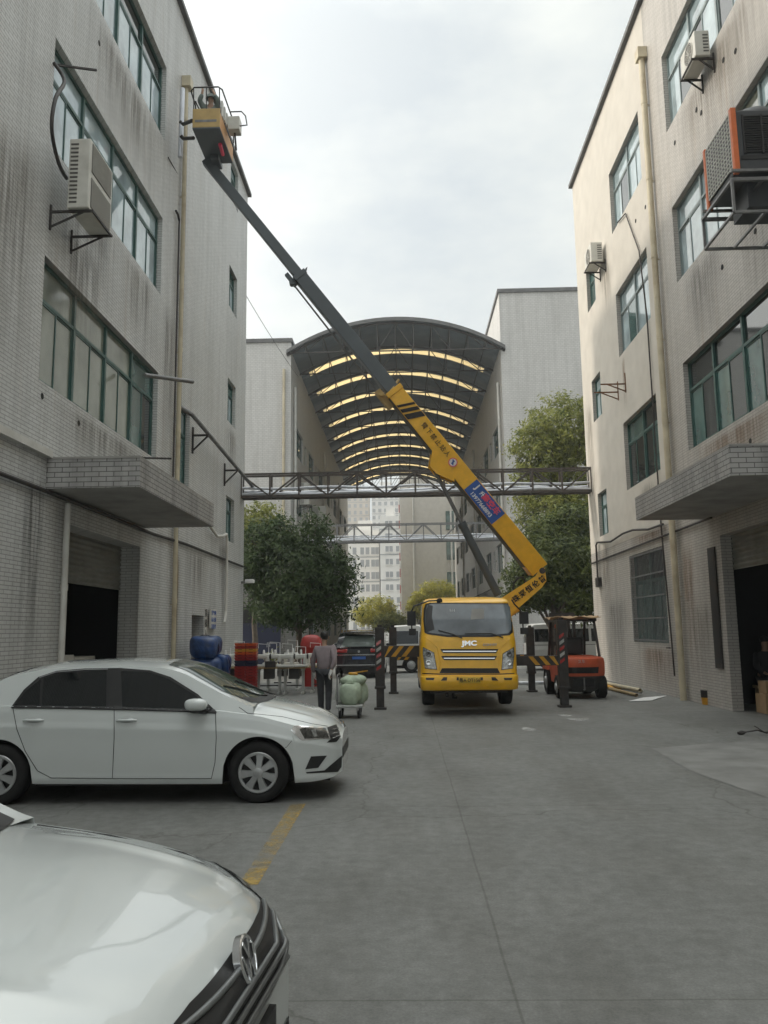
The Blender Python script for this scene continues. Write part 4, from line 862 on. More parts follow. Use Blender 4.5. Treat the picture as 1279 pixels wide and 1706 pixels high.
# glasshouse frame then glass
def win2(frame,glass):
    both(patch_px(BV,frame,5,.006),SY,'window_surround','black_plastic',sed)
    for g_ in glass: both(patch_px(BV,g_,5,.010),SY,'side_window','car_glass',sed)
win2([(18,1179),(40,1149),(64,1128),(94,1118),(140,1114),(200,1113),(250,1117),(284,1128),(330,1157),(362,1187),(200,1181)],
 [[(70,1176),(73,1130),(98,1122),(178,1117),(177,1177)],[(24,1176),(44,1151),(68,1132),(66,1176)],[(204,1178),(202,1118),(247,1120),(280,1131),(326,1159),(354,1184)]])
both(line_px(BV,[(66,1129),(94,1120),(140,1116),(180,1115)],.010,.008,5),SY,'rain_guard','silver',sed)
both(line_px(BV,[(20,1179),(100,1180),(200,1182),(300,1185),(360,1188)],.016,.009,4),SY,'waist_seal','black_plastic',sed)
ws=[(288,1122),(322,1106),(345,1113),(380,1132),(415,1150),(438,1163),(385,1172),(330,1148)]
# windscreen as a patch on the cabin from above
def top_patch(pts,mat,name,root,off=.005,T_=T,BV_=None,m=None):
    return patch_dir(BV_ or BV,[T_@Vector((x,y,2)) for x,y in pts],(0,0,-1),.07,off,m).build(name,mat,root,smooth=60)
top_patch([(-.99,-.50),(-.99,.50),(-.40,.645),(-.20,.60),(-.13,.3),(-.11,0),(-.13,-.3),(-.20,-.60),(-.40,-.645)],'windshield','windscreen',sed)
top_patch([(-.30,-.60),(-.22,-.56),(-.13,-.3),(-.11,0),(-.13,.3),(-.22,.56),(-.30,.60),(-.12,.58),(.02,.3),(.03,0),(.02,-.3),(-.12,-.58)],'black_plastic','scuttle_panel',sed,.006)
top_patch([(-2.5,-.5),(-2.5,.5),(-2.98,.6),(-2.98,-.6)],'car_glass','rear_window',sed)
for s_ in (-1,1): 
    m=MB(); P_=[cast(BV,T@Vector((-.34+.5*k/8*s_ if 0 else -.42+.36*k/8,(-.50 if s_<0 else .02)+.55*k/8,2)),(0,0,-1),.012) for k in range(9)]
    m.tube([p for p in P_ if p],.008,6); m.build('wiper_blade','black_plastic',sed)
for l in ([(180,1116),(190,1180),(190,1230),(187,1296)],[(21,1178),(28,1215),(42,1252),(62,1284),(85,1296),(187,1297)],[(187,1297),(352,1297),(358,1270),(360,1230),(359,1188)]): both(line_px(BV,l,.007,.001,3),SY,'panel_gap','seam',sed)
both(line_px(BV,[(398,1178),(412,1188),(470,1194),(520,1206),(546,1210)],.006,.000,3),SY,'bonnet_gap','seam',sed)
both(line_px(BV,[(486,1234),(477,1245),(468,1247)],.005,.0,2),SY,'bumper_gap','seam',sed)

for px in (56,211):
    c=cast(BV,EYEV,ray(px,1200),.0); 
    for s_ in (-1,1):
        y=c.y if s_<0 else 2*SY-c.y; m=MB(); m.blob((c.x,y,c.z),(.085,.012,.026),2,.0,18,8,0); d=m.build('door_handle_shade','silver',sed,smooth=60)  # shade of the handle hollow painted as a grey oval
        m=MB(); m.tube([(c.x-.1,y+s_*.008,c.z),(c.x-.06,y+s_*.032,c.z+.004),(c.x+.06,y+s_*.032,c.z+.004),(c.x+.1,y+s_*.008,c.z)],[.011,.014,.014,.011],8); m.build('handle','car_white',d,smooth=60)
c=cast(BV,EYEV,ray(328,1183),0)
for s_ in (-1,1):
    y=SY+s_*.89; m=MB(); m.blob((SX-.60,y,.955),(.115,.085,.062),3,.02,20,12,0,.8); o=m.build('door_mirror','car_white',sed,smooth=60)
    m=MB(); m.blob((SX-.59,y-s_*.02,.90),(.10,.075,.028),3,.0,16,8); m.tube([(SX-.56,y,.9),(SX-.52,SY+s_*.79,.885)],.03,8); m.build('mirror_foot','black_plastic',o,smooth=60)
px=lambda a,b2: (380+.172*a,1150+.172*b2)
hl=[px(605,385),px(640,343),px(800,350),px(955,362),px(990,472),px(900,470),px(715,487),px(690,470)]
o,o2=both(patch_px(BV,hl,3,.004),SY,'headlight','chrome',sed)
l_=patch_px(BV,[px(690,380),px(720,362),px(940,372),px(972,462),px(900,462),px(740,470)],3,.008); l_.build('lens','lamp_dark',o,smooth=60); mirrored(l_,SY).build('lens','lamp_dark',o2,smooth=60)
l_=patch_px(BV,[px(800,385),px(840,385),px(860,445),px(825,450)],2,.011); l_.build('reflector','lamp_glass',o,smooth=60); mirrored(l_,SY).build('reflector','lamp_glass',o2,smooth=60)
both(patch_px(BV,[px(955,362),px(1045,332),px(1088,450),px(1045,500),px(950,507),px(990,472)],3,.005),SY,'grille','black_plastic',sed)
for k in range(3): both(line_px(BV,[px(985+10*k,390+38*k),px(1062+8*k,372+34*k)],.012,.008,2),SY,'grille_bar','chrome',sed)
patch_px(BV,[px(800,640),px(955,632),px(870,750),px(745,765)],3,.004).build('fog_lamp_recess','black_plastic',sed,smooth=60)
patch_px(BV,[px(1100,630),px(1095,740),px(1060,790),px(760,805),px(750,792),px(930,775)],3,.004).build('lower_grille','black_plastic',sed,smooth=60)
# plain panels of the nose between the two sides
m=MB(); m.box(SX+.78,SX+.806,SY-.4,SY+.4,.36,.47); m.build('number_plate_holder','black_plastic',sed,bevel=.01)
m=MB(); m.lathe([(.05,.0),(.055,.012),(.045,.016),(0,.012)],(SX+.775,SY,.64),(1,0,.25),24); m.build('badge','chrome',sed,smooth=40)
for s_ in (-1,1): patch_dir(BV,[T@Vector((-3.6,s_*.45,.72)),T@Vector((-3.6,s_*.66,.72)),T@Vector((-3.6,s_*.66,.9)),T@Vector((-3.6,s_*.45,.9))],(1,0,0),.06).build('tail_lamp','tail_red',sed)
# ---- foreground white car: only its bonnet and nose reach into the frame
FX,FY=-1.305,2.47
sp2=dict(xr=-3.45,xf=.86,axles=(0.,-2.61),ar=.345,az=.3,gx=(-3.0,-.24),tum=.36,crown=3.0,wsm=.06,
 W=([-3.45,-3.36,-3.2,-2.9,-2.4,-1,-.2,.2,.42,.58,.68,.76,.82,.86],[.62,.70,.76,.80,.86,.875,.865,.85,.815,.765,.71,.64,.56,.46]),
 zt=([-3.45,-3.3,-3.0,-2.6,-1,-.4,-.2,.2,.5,.68,.78,.86],[.86,1.02,1.06,1.07,1.0,.985,.97,.935,.885,.845,.80,.70]),
 zs=([-3.45,-3.0,-2.5,-1.5,-.4,0,.3,.55,.72,.86],[.80,.93,.96,.94,.93,.89,.845,.79,.72,.60]),
 zb=([-3.45,-3.2,-2.9,-2.2,-1,.3,.5,.65,.78,.86],[.42,.3,.24,.2,.19,.18,.18,.18,.18,.2]),
 roof=([-3.1,-2.95,-2.6,-2.2,-1.5,-1.0,-.8,-.5,-.24],[1.03,1.08,1.27,1.38,1.42,1.38,1.31,1.10,.945]))
fc=thing('parked_car','white car in the foreground, only bonnet and chrome grille inside the frame','car',(FX,FY,0)); T2=Matrix.Translation((FX,FY,0))@Matrix.Rotation(R(-5),4,'Z')
car=Car(sp2); b=car.body().xf(T2); h=car.house().xf(T2); b.build('body','car_white',fc,smooth=28); h.build('cabin','car_white',fc,smooth=32); underbody(fc,sp2,T2)
al=MB(); al.v=b.v+h.v; al.f=b.f+[tuple(i+len(b.v) for i in f) for f in h.f]; BV2=al.bvh()
for ax in sp2['axles']:
    for s_ in (-1,1): wheel(fc,T2@Vector((ax,s_*.84,.3)),.305,.2,T2.to_3x3()@Vector((0,s_,0)))
top_patch([(-1.0,-.52),(-1.0,.52),(-.56,.66),(-.40,.62),(-.32,.3),(-.30,0),(-.32,-.3),(-.40,-.62),(-.56,-.66)],'windshield','windscreen',fc,.005,T2,BV2)
top_patch([(-.48,-.70),(-.40,-.62),(-.32,-.3),(-.30,0),(-.32,.3),(-.40,.62),(-.48,.70),(-.26,.70),(-.14,.3),(-.12,0),(-.14,-.3),(-.26,-.70)],'black_plastic','scuttle_panel',fc,.006,T2,BV2)
for s_ in (-1,1):
    patch_dir(BV2,[T2@Vector((x,s_*2,z)) for x,z in ((-2.4,.98),(-2.2,1.22),(-1.9,1.3),(-1.15,1.29),(-.95,1.22),(-.5,.97))],(0,-s_,0),.08,.005).build('side_window','car_glass',fc,smooth=60)
def fdir(pts,name,mat,off=.004,par=None,ml=.03):
    return patch_dir(BV2,[T2@Vector((1.6,y,z)) for y,z in pts],T2.to_3x3()@Vector((-1,0,0)),ml,off).build(name,mat,par or fc,smooth=60)
gr=fdir([(-.60,.68),(-.52,.735),(-.3,.76),(0,.765),(.3,.76),(.52,.745),(.60,.70),(.5,.62),(.3,.575),(0,.565),(-.3,.575),(-.5,.62)],'grille','black_plastic',.006,None,.02)
for z,hw in ((.605,.42),(.65,.50),(.695,.54),(.735,.52)):
    m=MB(); pts=[cast(BV2,T2@Vector((1.6,y,z)),T2.to_3x3()@Vector((-1,0,0)),.010) for y in np.linspace(-hw,hw,41)]; m.tube([p for p in pts if p],.009,8); m.build('grille_bar','grille_silver',gr,smooth=60)
m=MB(); pts=[cast(BV2,T2@Vector((1.6,y,z)),T2.to_3x3()@Vector((-1,0,0)),.008) for y,z in zip(np.linspace(-.56,.56,29),.585-0*np.linspace(-1,1,29)+.10*np.abs(np.linspace(-1,1,29))**3)]; m.tube([p for p in pts if p],.009,8); m.build('grille_surround','grille_silver',gr,smooth=60)
# round emblem
cn=cast(BV2,T2@Vector((1.6,0,.735)),T2.to_3x3()@Vector((-1,0,0)),.02); ax_=(T2.to_3x3()@Vector((1,0,.28))).normalized(); ue=(Vector((0,1,0))-ax_*ax_.y).normalized(); ve=ax_.cross(ue)
em=MB(); em.lathe([(.066,-.015),(.066,.005),(.062,.009),(.055,.009),(.053,.003)],cn,ax_,40,0); em.lathe([(.054,.003),(0,.003)],cn,ax_,40,1)
def est(pts):
    for (a,b_),(c_,d_) in zip(pts,pts[1:]):
        p=cn+(ue*a+ve*b_)*.67+ax_*.006; q=cn+(ue*c_+ve*d_)*.67+ax_*.006; em.obox(p,q,.011,.008,ax_.cross((q-p).normalized()),ax_,0)
est([(-.035,.074),(0,.006),(.035,.074)]); est([(-.071,.038),(-.034,-.07),(0,.0),(.034,-.07),(.071,.038)])
em.build('badge',['chrome','black_plastic'],fc,smooth=30)
for s_ in (-1,1):
    o=fdir([(s_*.62,.69),(s_*.54,.785),(s_*.66,.80),(s_*.80,.80),(s_*.82,.72),(s_*.7,.66)][::1],'headlight','lamp_glass',.004)
fdir([(-.5,.26),(.5,.26),(.6,.40),(-.6,.40)],'lower_grille','black_plastic')
m=MB(); m.box(-.01,.012,-.23,.23,.42,.54); m.xf(T2@Matrix.Translation((.868,0,0))); m.build('number_plate_holder','black_plastic',fc)
m=MB()
for s_ in (-1,1):
    pts=[cast(BV2,T2@Vector((x,s_*y,2)),(0,0,-1),.0) for x,y in ((-.2,.76),(.1,.755),(.4,.72),(.6,.66),(.72,.58))]; m.tube([p for p in pts if p],.004,6)
m.build('bonnet_gap','seam',fc)
# ---- black SUV seen from behind
sp3=dict(xr=-3.5,xf=.9,axles=(0.,-2.68),ar=.39,az=.34,gx=(-3.40,-.2),tum=.26,gw=.95,
 W=([-3.5,-3.44,-3.3,-3.0,-2.4,-1,-.2,.3,.6,.8,.9],[.78,.84,.88,.90,.905,.905,.90,.87,.80,.65,.5]),
 zt=([-3.5,-3.3,-1,-.2,.3,.7,.9],[1.02,1.06,1.06,1.05,1.0,.9,.75]),zs=([-3.5,-3,-1,0,.5,.9],[.98,1.03,1.01,.97,.88,.65]),zb=([-3.5,-3.2,-2.9,-1,.5,.9],[.38,.32,.28,.25,.25,.3]),
 roof=([-3.44,-3.36,-3.1,-2.7,-1.6,-1.0,-.7,-.2],[1.02,1.15,1.52,1.63,1.66,1.60,1.45,1.06]))
def place_car(sp_,name,label,paint,x,y,rz,rear=True,glass='car_glass',van=False):
    rt=thing(name,label,'van' if van else 'car',(x,y,0)); T_=Matrix.Translation((x,y,0))@Matrix.Rotation(rz,4,'Z'); R3=T_.to_3x3(); c_=Car(sp_); b_=c_.body().xf(T_); h_=c_.house().xf(T_); b_.build('body',paint,rt,smooth=30); h_.build('cabin',paint,rt,smooth=32); underbody(rt,sp_,T_)
    a_=MB(); a_.v=b_.v+h_.v; a_.f=b_.f+[tuple(i+len(b_.v) for i in f) for f in h_.f]; bv=a_.bvh(); wm=max(sp_['W'][1])
    for ax in sp_['axles']:
        for s_ in (-1,1): wheel(rt,T_@Vector((ax,s_*(wm-.03),sp_['az'])),sp_['ar']-.055,.22,R3@Vector((0,s_,0)),'plain')
    return rt,T_,R3,bv
suvx=onY(600,1060,29).x
sv,T3,R3,bv=place_car(sp3,'parked_car','black SUV parked with its tail to the camera behind the pedestrian','car_black',suvx-.05,32.4,R(90))
D=R3@Vector((1,0,0))
def rdir(pts,name,mat,off=.006,par=None): return patch_dir(bv,[T3@Vector((-4.5,y,z)) for y,z in pts],D,.05,off).build(name,mat,par or sv,smooth=60)
rdir([(-.62,1.10),(-.52,1.47),(.52,1.47),(.62,1.10)],'rear_window','windshield')
for s_ in (-1,1): rdir([(s_*.42,.90),(s_*.40,1.02),(s_*.78,1.06),(s_*.84,.92)],'tail_lamp','tail_red')
rdir([(-.82,.80),(-.82,.84),(.82,.84),(.82,.80)],'chrome_strip','chrome'); rdir([(-.24,.66),(-.24,.76),(.24,.76),(.24,.66)],'number_plate','plate_blue',.01); rdir([(-.8,.45),(-.8,.48),(.8,.48),(.8,.45)],'bumper_trim','silver')
rdir([(-.8,.30),(-.8,.42),(.8,.42),(.8,.30)],'bumper_guard','black_plastic')
rdir([(.045*math.cos(k*.52),.93+.045*math.sin(k*.52)) for k in range(12)],'badge','chrome',.012)
m=MB(); m.box(-3.28,-2.98,-.56,.56,1.60,1.635); m.xf(T3); m.build('roof_spoiler','car_black',sv,bevel=.01)
for s_ in (-1,1):
    patch_dir(bv,[T3@Vector((x,s_*3,z)) for x,z in ((-3.1,1.12),(-2.9,1.45),(-2.2,1.52),(-1.1,1.5),(-.9,1.4),(-.5,1.1))],R3@Vector((0,-s_,0)),.08,.006).build('side_window','car_glass',sv,smooth=60)
    m=MB(); m.tube([(-2.9,s_*.60,1.62),(-2.6,s_*.6,1.69),(-1.3,s_*.6,1.70),(-1.0,s_*.6,1.62)],.018,8); m.xf(T3); m.build('roof_rail','silver',sv)
    m=MB(); m.blob((-.75,s_*1.02,1.12),(.08,.12,.08),1,.02); m.xf(T3); m.build('door_mirror','car_black',sv,smooth=60)
# ---- white vans
sp4=dict(xr=-3.4,xf=.75,axles=(0.,-2.5),ar=.35,az=.3,gx=(-3.38,.35),tum=.10,gw=.965,crown=4,
 W=([-3.4,-3.3,-3.0,-1,.2,.5,.68,.75],[.76,.80,.82,.82,.81,.78,.70,.6]),zt=([-3.4,-1,.2,.5,.75],[1.06,1.06,1.05,.98,.8]),zs=([-3.4,-1,.2,.5,.75],[1.02,1.02,1.0,.93,.72]),zb=([-3.4,-1,.5,.75],[.3,.26,.26,.32]),
 roof=([-3.4,-3.34,-3.2,-2.5,-.8,-.4,-.1,.35],[1.05,1.7,1.84,1.87,1.86,1.80,1.55,1.04]))
def van(label,x,y,rz):
    rt,T_,R_,bv_=place_car(sp4,'parked_van',label,'van_white',x,y,rz,van=True)
    for s_ in (-1,1):
        for a_,b_ in ((-3.15,-2.2),(-2.1,-1.0),(-.9,-.15)): patch_dir(bv_,[T_@Vector((q,s_*3,z)) for q,z in ((a_,1.12),(a_,1.62),(b_ if b_<-.5 else b_-.2,1.62),(b_,1.12))],R_@Vector((0,-s_,0)),.1,.006).build('side_window','car_glass',rt,smooth=60)
        patch_dir(bv_,[T_@Vector((q,s_*3,z)) for q,z in ((-3.3,.98),(-3.3,1.0),(.3,1.0),(.3,.98))],R_@Vector((0,-s_,0)),.1,.006).build('body_trim','black_plastic',rt)
    patch_dir(bv_,[T_@Vector((-4.5,y_,z)) for y_,z in ((-.6,1.15),(-.55,1.65),(.55,1.65),(.6,1.15))],R_@Vector((1,0,0)),.1,.006).build('rear_window','car_glass',rt,smooth=60)
    patch_dir(bv_,[T_@Vector((2.5,y_,z)) for y_,z in ((-.62,1.12),(-.55,1.7),(.55,1.7),(.62,1.12))],R_@Vector((-1,0,0)),.1,.006).build('windscreen','windshield',rt,smooth=60)
    for s_ in (-1,1): patch_dir(bv_,[T_@Vector((-4.5,s_*a_,z)) for a_,z in ((.58,.7),(.58,1.0),(.68,1.0),(.68,.7))],R_@Vector((1,0,0)),.1,.006).build('tail_lamp','tail_red',rt)
    return rt
q=onZ(685,1120); van('white van standing side on behind the left outriggers of the yellow truck',q.x+2.5,33.,0)
van('white van mostly hidden behind the forklift at the right block corner',8.3,33.6,0)
q=onY(598,1050,70); s2,T5,R5,bv5=place_car(sp,'parked_car','small white car far off at the lane end beyond the SUV','car_white',q.x,70,R(-90))
patch_dir(bv5,[T5@Vector((-.3,y_,3)) for y_ in (-.4,.4)]+[T5@Vector((-.95,y_,3)) for y_ in (.4,-.4)],(0,0,-1),.1,.006).build('windscreen','windshield',s2,smooth=60)
# ------------------------------------------------------------------ yellow bucket truck
TX=onY(781,1100,16).x
tk=thing('bucket_truck','yellow aerial platform truck on outriggers with its boom raised to the left block','truck',(TX,18.5,0))
def rrect(hw,y0,y1,r,z,n=6):
    p=[]
    for cx,cy,a0 in ((TX+hw-r,y0+r,-90),(TX+hw-r,y1-r*.5,0),(TX-hw+r,y1-r*.5,90),(TX-hw+r,y0+r,180)):
        for k in range(n+1): a=R(a0+90*k/n); rr=r if cy<17 else r*.5; p.append(Vector((cx+(r if cy<17 else r)*math.cos(a),cy+rr*math.sin(a),z)))
    return p
zf=lambda py,Y=16.: onY(781,py,Y).z
Z0,ZBT,ZBL,ZWT,ZRF=zf(1149),zf(1123),zf(1062),zf(1003,16.3),zf(996,16.6)
lev=[(Z0-.02,.89,16.05),(Z0,.935,15.98),(Z0+.09,.95,15.93),(ZBT-.10,.95,15.92),(ZBT-.045,.95,15.94),(ZBT-.03,.945,16.01),(ZBT+.0,.94,16.02),(ZBT+.2,.94,16.03),(ZBL-.1,.935,16.04),(ZBL,.925,16.07),((ZBL+ZWT)/2,.90,16.18),(ZWT,.865,16.33),(ZWT+.05,.84,16.42),(ZRF-.01,.78,16.56),(ZRF+.02,.5,16.8)]
cb=MB(); rows=[]
for z,hw,y0 in lev: p=rrect(hw,y0,17.45,.13,z); rows.append(p+[p[0]])
cb.grid(rows); cb.poly([Vector(p) for p in rows[-1][:-1]]); cb.poly([Vector(p) for p in rows[0][:-1]][::-1]); cab=cb.build('cab','truck_yellow',tk,smooth=32); CV=cb.bvh()
cp=lambda a,b: (680+.1564*a,980+.1564*b)
def tp(pts,name,mat,off=.004,par=None,ml=5): return patch_px(CV,[cp(*p) for p in pts],ml,off).build(name,mat,par or tk,smooth=60)
o=tp([(165,220),(185,170),(235,155),(1060,160),(1092,190),(1105,300),(1112,470),(1080,500),(880,520),(420,520),(200,490),(172,470),(160,330)],'windscreen_seal','black_plastic')
M['truck_glass']=pm('truck_windscreen',(.115,.135,.15),.03,0,.5,1.9,.7,.5)  # bluish sky reflection is part of this base colour
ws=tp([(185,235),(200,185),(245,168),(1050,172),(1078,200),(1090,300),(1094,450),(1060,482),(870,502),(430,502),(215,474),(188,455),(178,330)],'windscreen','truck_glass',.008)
tp([(188,240),(215,180),(262,190),(250,300),(280,440),(200,468),(186,440)],'pillar_shade','black_plastic',.011,ws)
text('B31',.075,cast(CV,EYEV,ray(*cp(470,240)),.014),(1,0,0),(0,.25,1),'text_white','pass_number',ws,.001)
tp([(675,222),(808,218),(805,328),(665,335)],'dash_paper','soffit',.011,ws,3)
for pts in ([(575,537),(480,495),(320,452)],[(1010,530),(880,485),(600,488)]):
    m=MB(); P_=[cast(CV,EYEV,ray(*cp(*p)),.03) for p in pts]; m.tube([p for p in P_ if p],[.014,.011,.011],6); m.build('wiper','black_plastic',tk)
for z0,z1,xa,xb in ((648,690,340,960),(722,765,350,945)):
    o=tp([(xa,z0),(xb,z0),(xb-25,z1),(xa+30,z1)],'grille_slot','black_plastic')
    tp([(xa+25,z0+18),(xb-20,z0+18),(xb-25,z0+30),(xa+30,z0+30)],'chrome_strip','chrome',.014,o)
tp([(360,852),(950,852),(978,905),(330,905)],'lower_intake','black_plastic')
tp([(150,902),(330,910),(980,910),(1130,902),(1130,912),(980,920),(330,920),(150,912)],'bumper_gap','seam',.003)
for s_,pts in ((0,[(160,632),(270,690),(300,862),(180,850),(158,700)]),(1,[(1120,632),(1010,700),(997,865),(1110,850),(1126,700)])):
    h=tp(pts,'headlight','lamp_glass',.006)
    cx=sum(p[0] for p in pts)/5; cy=sum(p[1] for p in pts)/5
    for dy in (-45,45):
        c=cast(CV,EYEV,ray(*cp(cx,cy+dy)),.012); MB().lathe([(.05,0),(.052,.01),(.04,.012),(.0,-.0)],c,(0,-1,0),18).build('lamp_bowl','chrome' if dy>0 else 'lamp_dark',h,smooth=40)
    tp([(p[0]+(cx-p[0])*-.08,p[1]+(cy-p[1])*-.06) for p in pts],'headlight_trim','black_plastic',.003)
for pts in ([(185,955),(280,955),(270,978),(190,978)],[(1015,955),(1110,955),(1100,978),(1025,978)],[(345,985),(375,948),(415,948),(410,982)],[(960,985),(925,948),(885,948),(890,982)],[(515,950),(545,950),(545,980),(515,980)],[(765,950),(795,950),(795,980),(765,980)]): tp(pts,'bumper_vent','black_plastic',.005)
pl=tp([(538,948),(768,948),(768,1010),(538,1010)],'number_plate','plate_yellow',.012)
c=cast(CV,EYEV,ray(*cp(653,980)),.018); text('粤A·DT156',.093,c,(1,0,0),(0,0,1),'text_black','plate_number',pl,.002,.0,'CENTER',.92)
c=cast(CV,EYEV,ray(*cp(650,588)),.008); text('JMC',.13,c,(1,0,0),(0,.05,1),'chrome','maker_letters',tk,.008,.005,'CENTER',1.25)
c=cast(CV,EYEV,ray(*cp(870,602)),.008); text('CONVEY',.062,c,(1,0,0),(0,.05,1),'silver','model_letters',tk,.005,.001,'CENTER',1.1)
for l in ([(150,500),(230,560),(310,630),(345,800),(310,900)],[(1120,490),(1060,560),(985,640),(960,800),(985,900)]): line_px(CV,[cp(*p) for p in l],.012,.0,4,None).build('panel_crease','truck_yellow',tk,smooth=60)
for s_ in (-1,1):   # cab doors
    d=patch_dir(CV,[(TX+s_*3,16.55,ZBL+.02),(TX+s_*3,16.72,ZWT-.06),(TX+s_*3,17.3,ZWT-.06),(TX+s_*3,17.3,ZBL+.02)],(-s_,0,0),.08,.006).build('side_window','car_glass',tk,smooth=60)
# mirrors
def mirror(pts,boxes,name='side_mirror'):
    m=MB(); m.tube(pts,.016,8); 
    for (x0,x1,y0,y1,z0,z1) in boxes: m.box(x0,x1,y0,y1,z0,z1)
    m.build(name,'black_plastic',tk,smooth=50,bevel=.02)
ml=onY(*cp(210,140),16.3); mo=onY(*cp(45,220),16.2)
mirror([onY(*cp(340,130),16.35),onY(*cp(220,135),16.3),onY(*cp(60,190),16.15),onY(*cp(25,260),16.15),onY(*cp(40,460),16.15)],[(mo.x-.11,mo.x+.06,16.13,16.2,onY(*cp(45,400),16.15).z,onY(*cp(45,245),16.15).z),(mo.x-.08,mo.x+.06,16.12,16.2,onY(*cp(45,500),16.15).z,onY(*cp(45,430),16.15).z)])
mo=onY(*cp(1215,300),16.6)
mirror([onY(*cp(1100,120),16.5),onY(*cp(1130,170),16.5),onY(*cp(1190,230),16.55),onY(*cp(1215,300),16.6),onY(*cp(1225,450),16.6)],[(mo.x-.06,mo.x+.12,16.57,16.65,onY(*cp(1215,380),16.6).z,onY(*cp(1215,250),16.6).z),(mo.x-.05,mo.x+.12,16.57,16.65,onY(*cp(1215,490),16.6).z,onY(*cp(1215,420),16.6).z)])
m=MB(); a=onY(*cp(330,135),16.35); m.lathe([(0,-.02),(.055,-.01),(.06,.02),(0,.05)],a,(.3,-1,-.2),16); m.build('front_mirror','black_plastic',tk,smooth=50)
# chassis, deck, wheels, tank
m=MB()
for s_ in (-.38,.38): m.box(TX+s_-.05,TX+s_+.05,16.3,23.6,.62,.84)
m.box(TX-.9,TX+.9,16.45,17.4,.5,.62); m.box(TX-.75,TX+.75,16.2,16.4,.42,.52); m.box(TX-.35,TX+.35,16.6,17.2,.4,.6); m.bar((TX-.7,16.95,.5),(TX+.7,16.95,.5),.1); m.bar((TX-.7,22,.5),(TX+.7,22,.5),.14); m.build('chassis','steel_dark',tk)
m=MB(); m.box(TX-.93,TX+.93,17.75,23.7,.95,1.06); m.box(TX-.93,TX-.55,18.2,20.6,.5,.94); m.box(TX+.55,TX+.93,18.2,20.6,.5,.94); m.build('deck','boom_yellow',tk,bevel=.015)
for y in (16.9,21.7):
    for s_ in (-1,1): wheel(tk,(TX+s_*.90,y,.50),.36,.24 if y<18 else .45,(s_,0,0),'plain')
m=MB(); m.tube([(TX-.3,16.4,.45),(TX-.3,16.4,.32),(TX-.22,16.4,.32)],.03,8); m.tube([(TX-.42,16.42,.45),(TX-.42,16.42,.33)],.028,8); m.build('tow_hook','steel_dark',tk)
# outriggers
M['hazard_yellow']=pm('hazard_yellow',(.55,.28,.02),.5)
def outrigger(px,Y,pyt,pyb,pyfoot,side,bt,bb,stripes,red=True):
    a=onY(px,pyt,Y); x=a.x; zt=a.z; mz=onY(px,(pyb+pyfoot)/2,Y).z; t=MB(); w=.10
    t.box(x-w,x+w,Y-w,Y+w,mz,zt); t.box(x-w*.82,x+w*.82,Y-w*.82,Y+w*.82,.045,mz); t.box(x-w*1.15,x+w*1.15,Y-w*1.15,Y+w*1.15,mz-.03,mz+.03); t.box(x-.13,x+.13,Y-.13,Y+.13,.0,.045); t.tube([(x,Y,zt),(x,Y,zt+.05)],.05,10)
    o=t.build('outrigger_leg','steel_dark',tk,bevel=.008)
    z1=onY(px,bt,Y).z; z0=onY(px,bb,Y).z; m=MB(); xa=x-side*w; xe=TX+side*.45
    m.box(min(xa,xe),max(xa,xe),Y-.09,Y+.09,z0,z1); bm_=m.build('outrigger_beam','steel_dark',tk,bevel=.006)
    st=MB(); h=z1-z0
    for k in range(stripes):
        xs0=xa-side*(.10+.22*k); q=[(xs0,Y-.094,z1-.01),(xs0-side*.10,Y-.094,z1-.01),(xs0-side*.10+side*h*.75,Y-.094,z0+.01),(xs0+side*h*.75,Y-.094,z0+.01)]
        q=[(min(max(p[0],min(xa,xe)),max(xa,xe)),p[1],p[2]) for p in q]; st.poly(q if side<0 else q[::-1])
    st.build('hazard_stripe','hazard_yellow',bm_)
    if red:
        st=MB(); xl=x-w*.7; zz=zt-.33
        for k in range(5): st.poly([(xl,Y-w-.004,zz-.13*k),(xl+.1,Y-w-.004,zz-.13*k+.07),(xl+.1,Y-w-.004,zz-.13*k+.0),(xl,Y-w-.004,zz-.13*k-.07)],k%2)
        st.build('reflective_tape',['tail_red','table_leg'],o)
outrigger(632,17.6,1045,1130,1160,-1,1076,1095,3); outrigger(934,17.6,1033,1130,1160,1,1092,1108,3)
outrigger(654,21.9,1045,1105,1135,-1,1088,1100,2,False); outrigger(882,21.9,1045,1105,1135,1,1090,1102,2,False)
# turret
m=MB(); m.lathe([(.62,1.06),(.62,1.16),(.5,1.2),(.5,1.34),(.66,1.36),(.66,1.5),(0,1.5)],(TX,20.4,0),(0,0,1),32); m.build('slewing_ring','steel_dark',tk,smooth=35)
b3=lambda a,b: (720+.1564*a,760+.1564*b)
arm=[(640,1560),(715,1525),(1105,1275),(1145,1195),(1200,1190),(1216,1330),(1170,1395),(1020,1530),(880,1650),(760,1790),(420,1850),(420,1640)]
for Y in (19.97,20.66):
    m=MB(); m.prism([onY(*b3(*p),Y) for p in arm],(0,.05,0)); o=m.build('turret_plate','boom_yellow',tk)
    if Y<20.3:
        p0=onY(*b3(895,1520),Y-.008); p1=onY(*b3(1090,1375),Y-.008); xd=(p1-p0).normalized()
        for k,c in enumerate('珠郑恒伦普'): text(c,.175,p0+xd*(k*.20),xd,Vector((0,-1,0)).cross(xd)*1,'text_black','turret_lettering',o,.004,.004)
        a=onY(*b3(1172,1220),Y); MB().lathe([(.075,-.01),(.075,.02),(0,.02)],a,(0,-1,0),18).build('pivot_pin','steel_dark',o)
m=MB(); pr=[onY(*b3(*p),20.17) for p in ((430,1650),(640,1575),(760,1500),(940,1640),(760,1770),(440,1830))]; m.prism(pr,(0,.39,0)); m.build('turret_body','boom_yellow',tk)
m=MB(); 
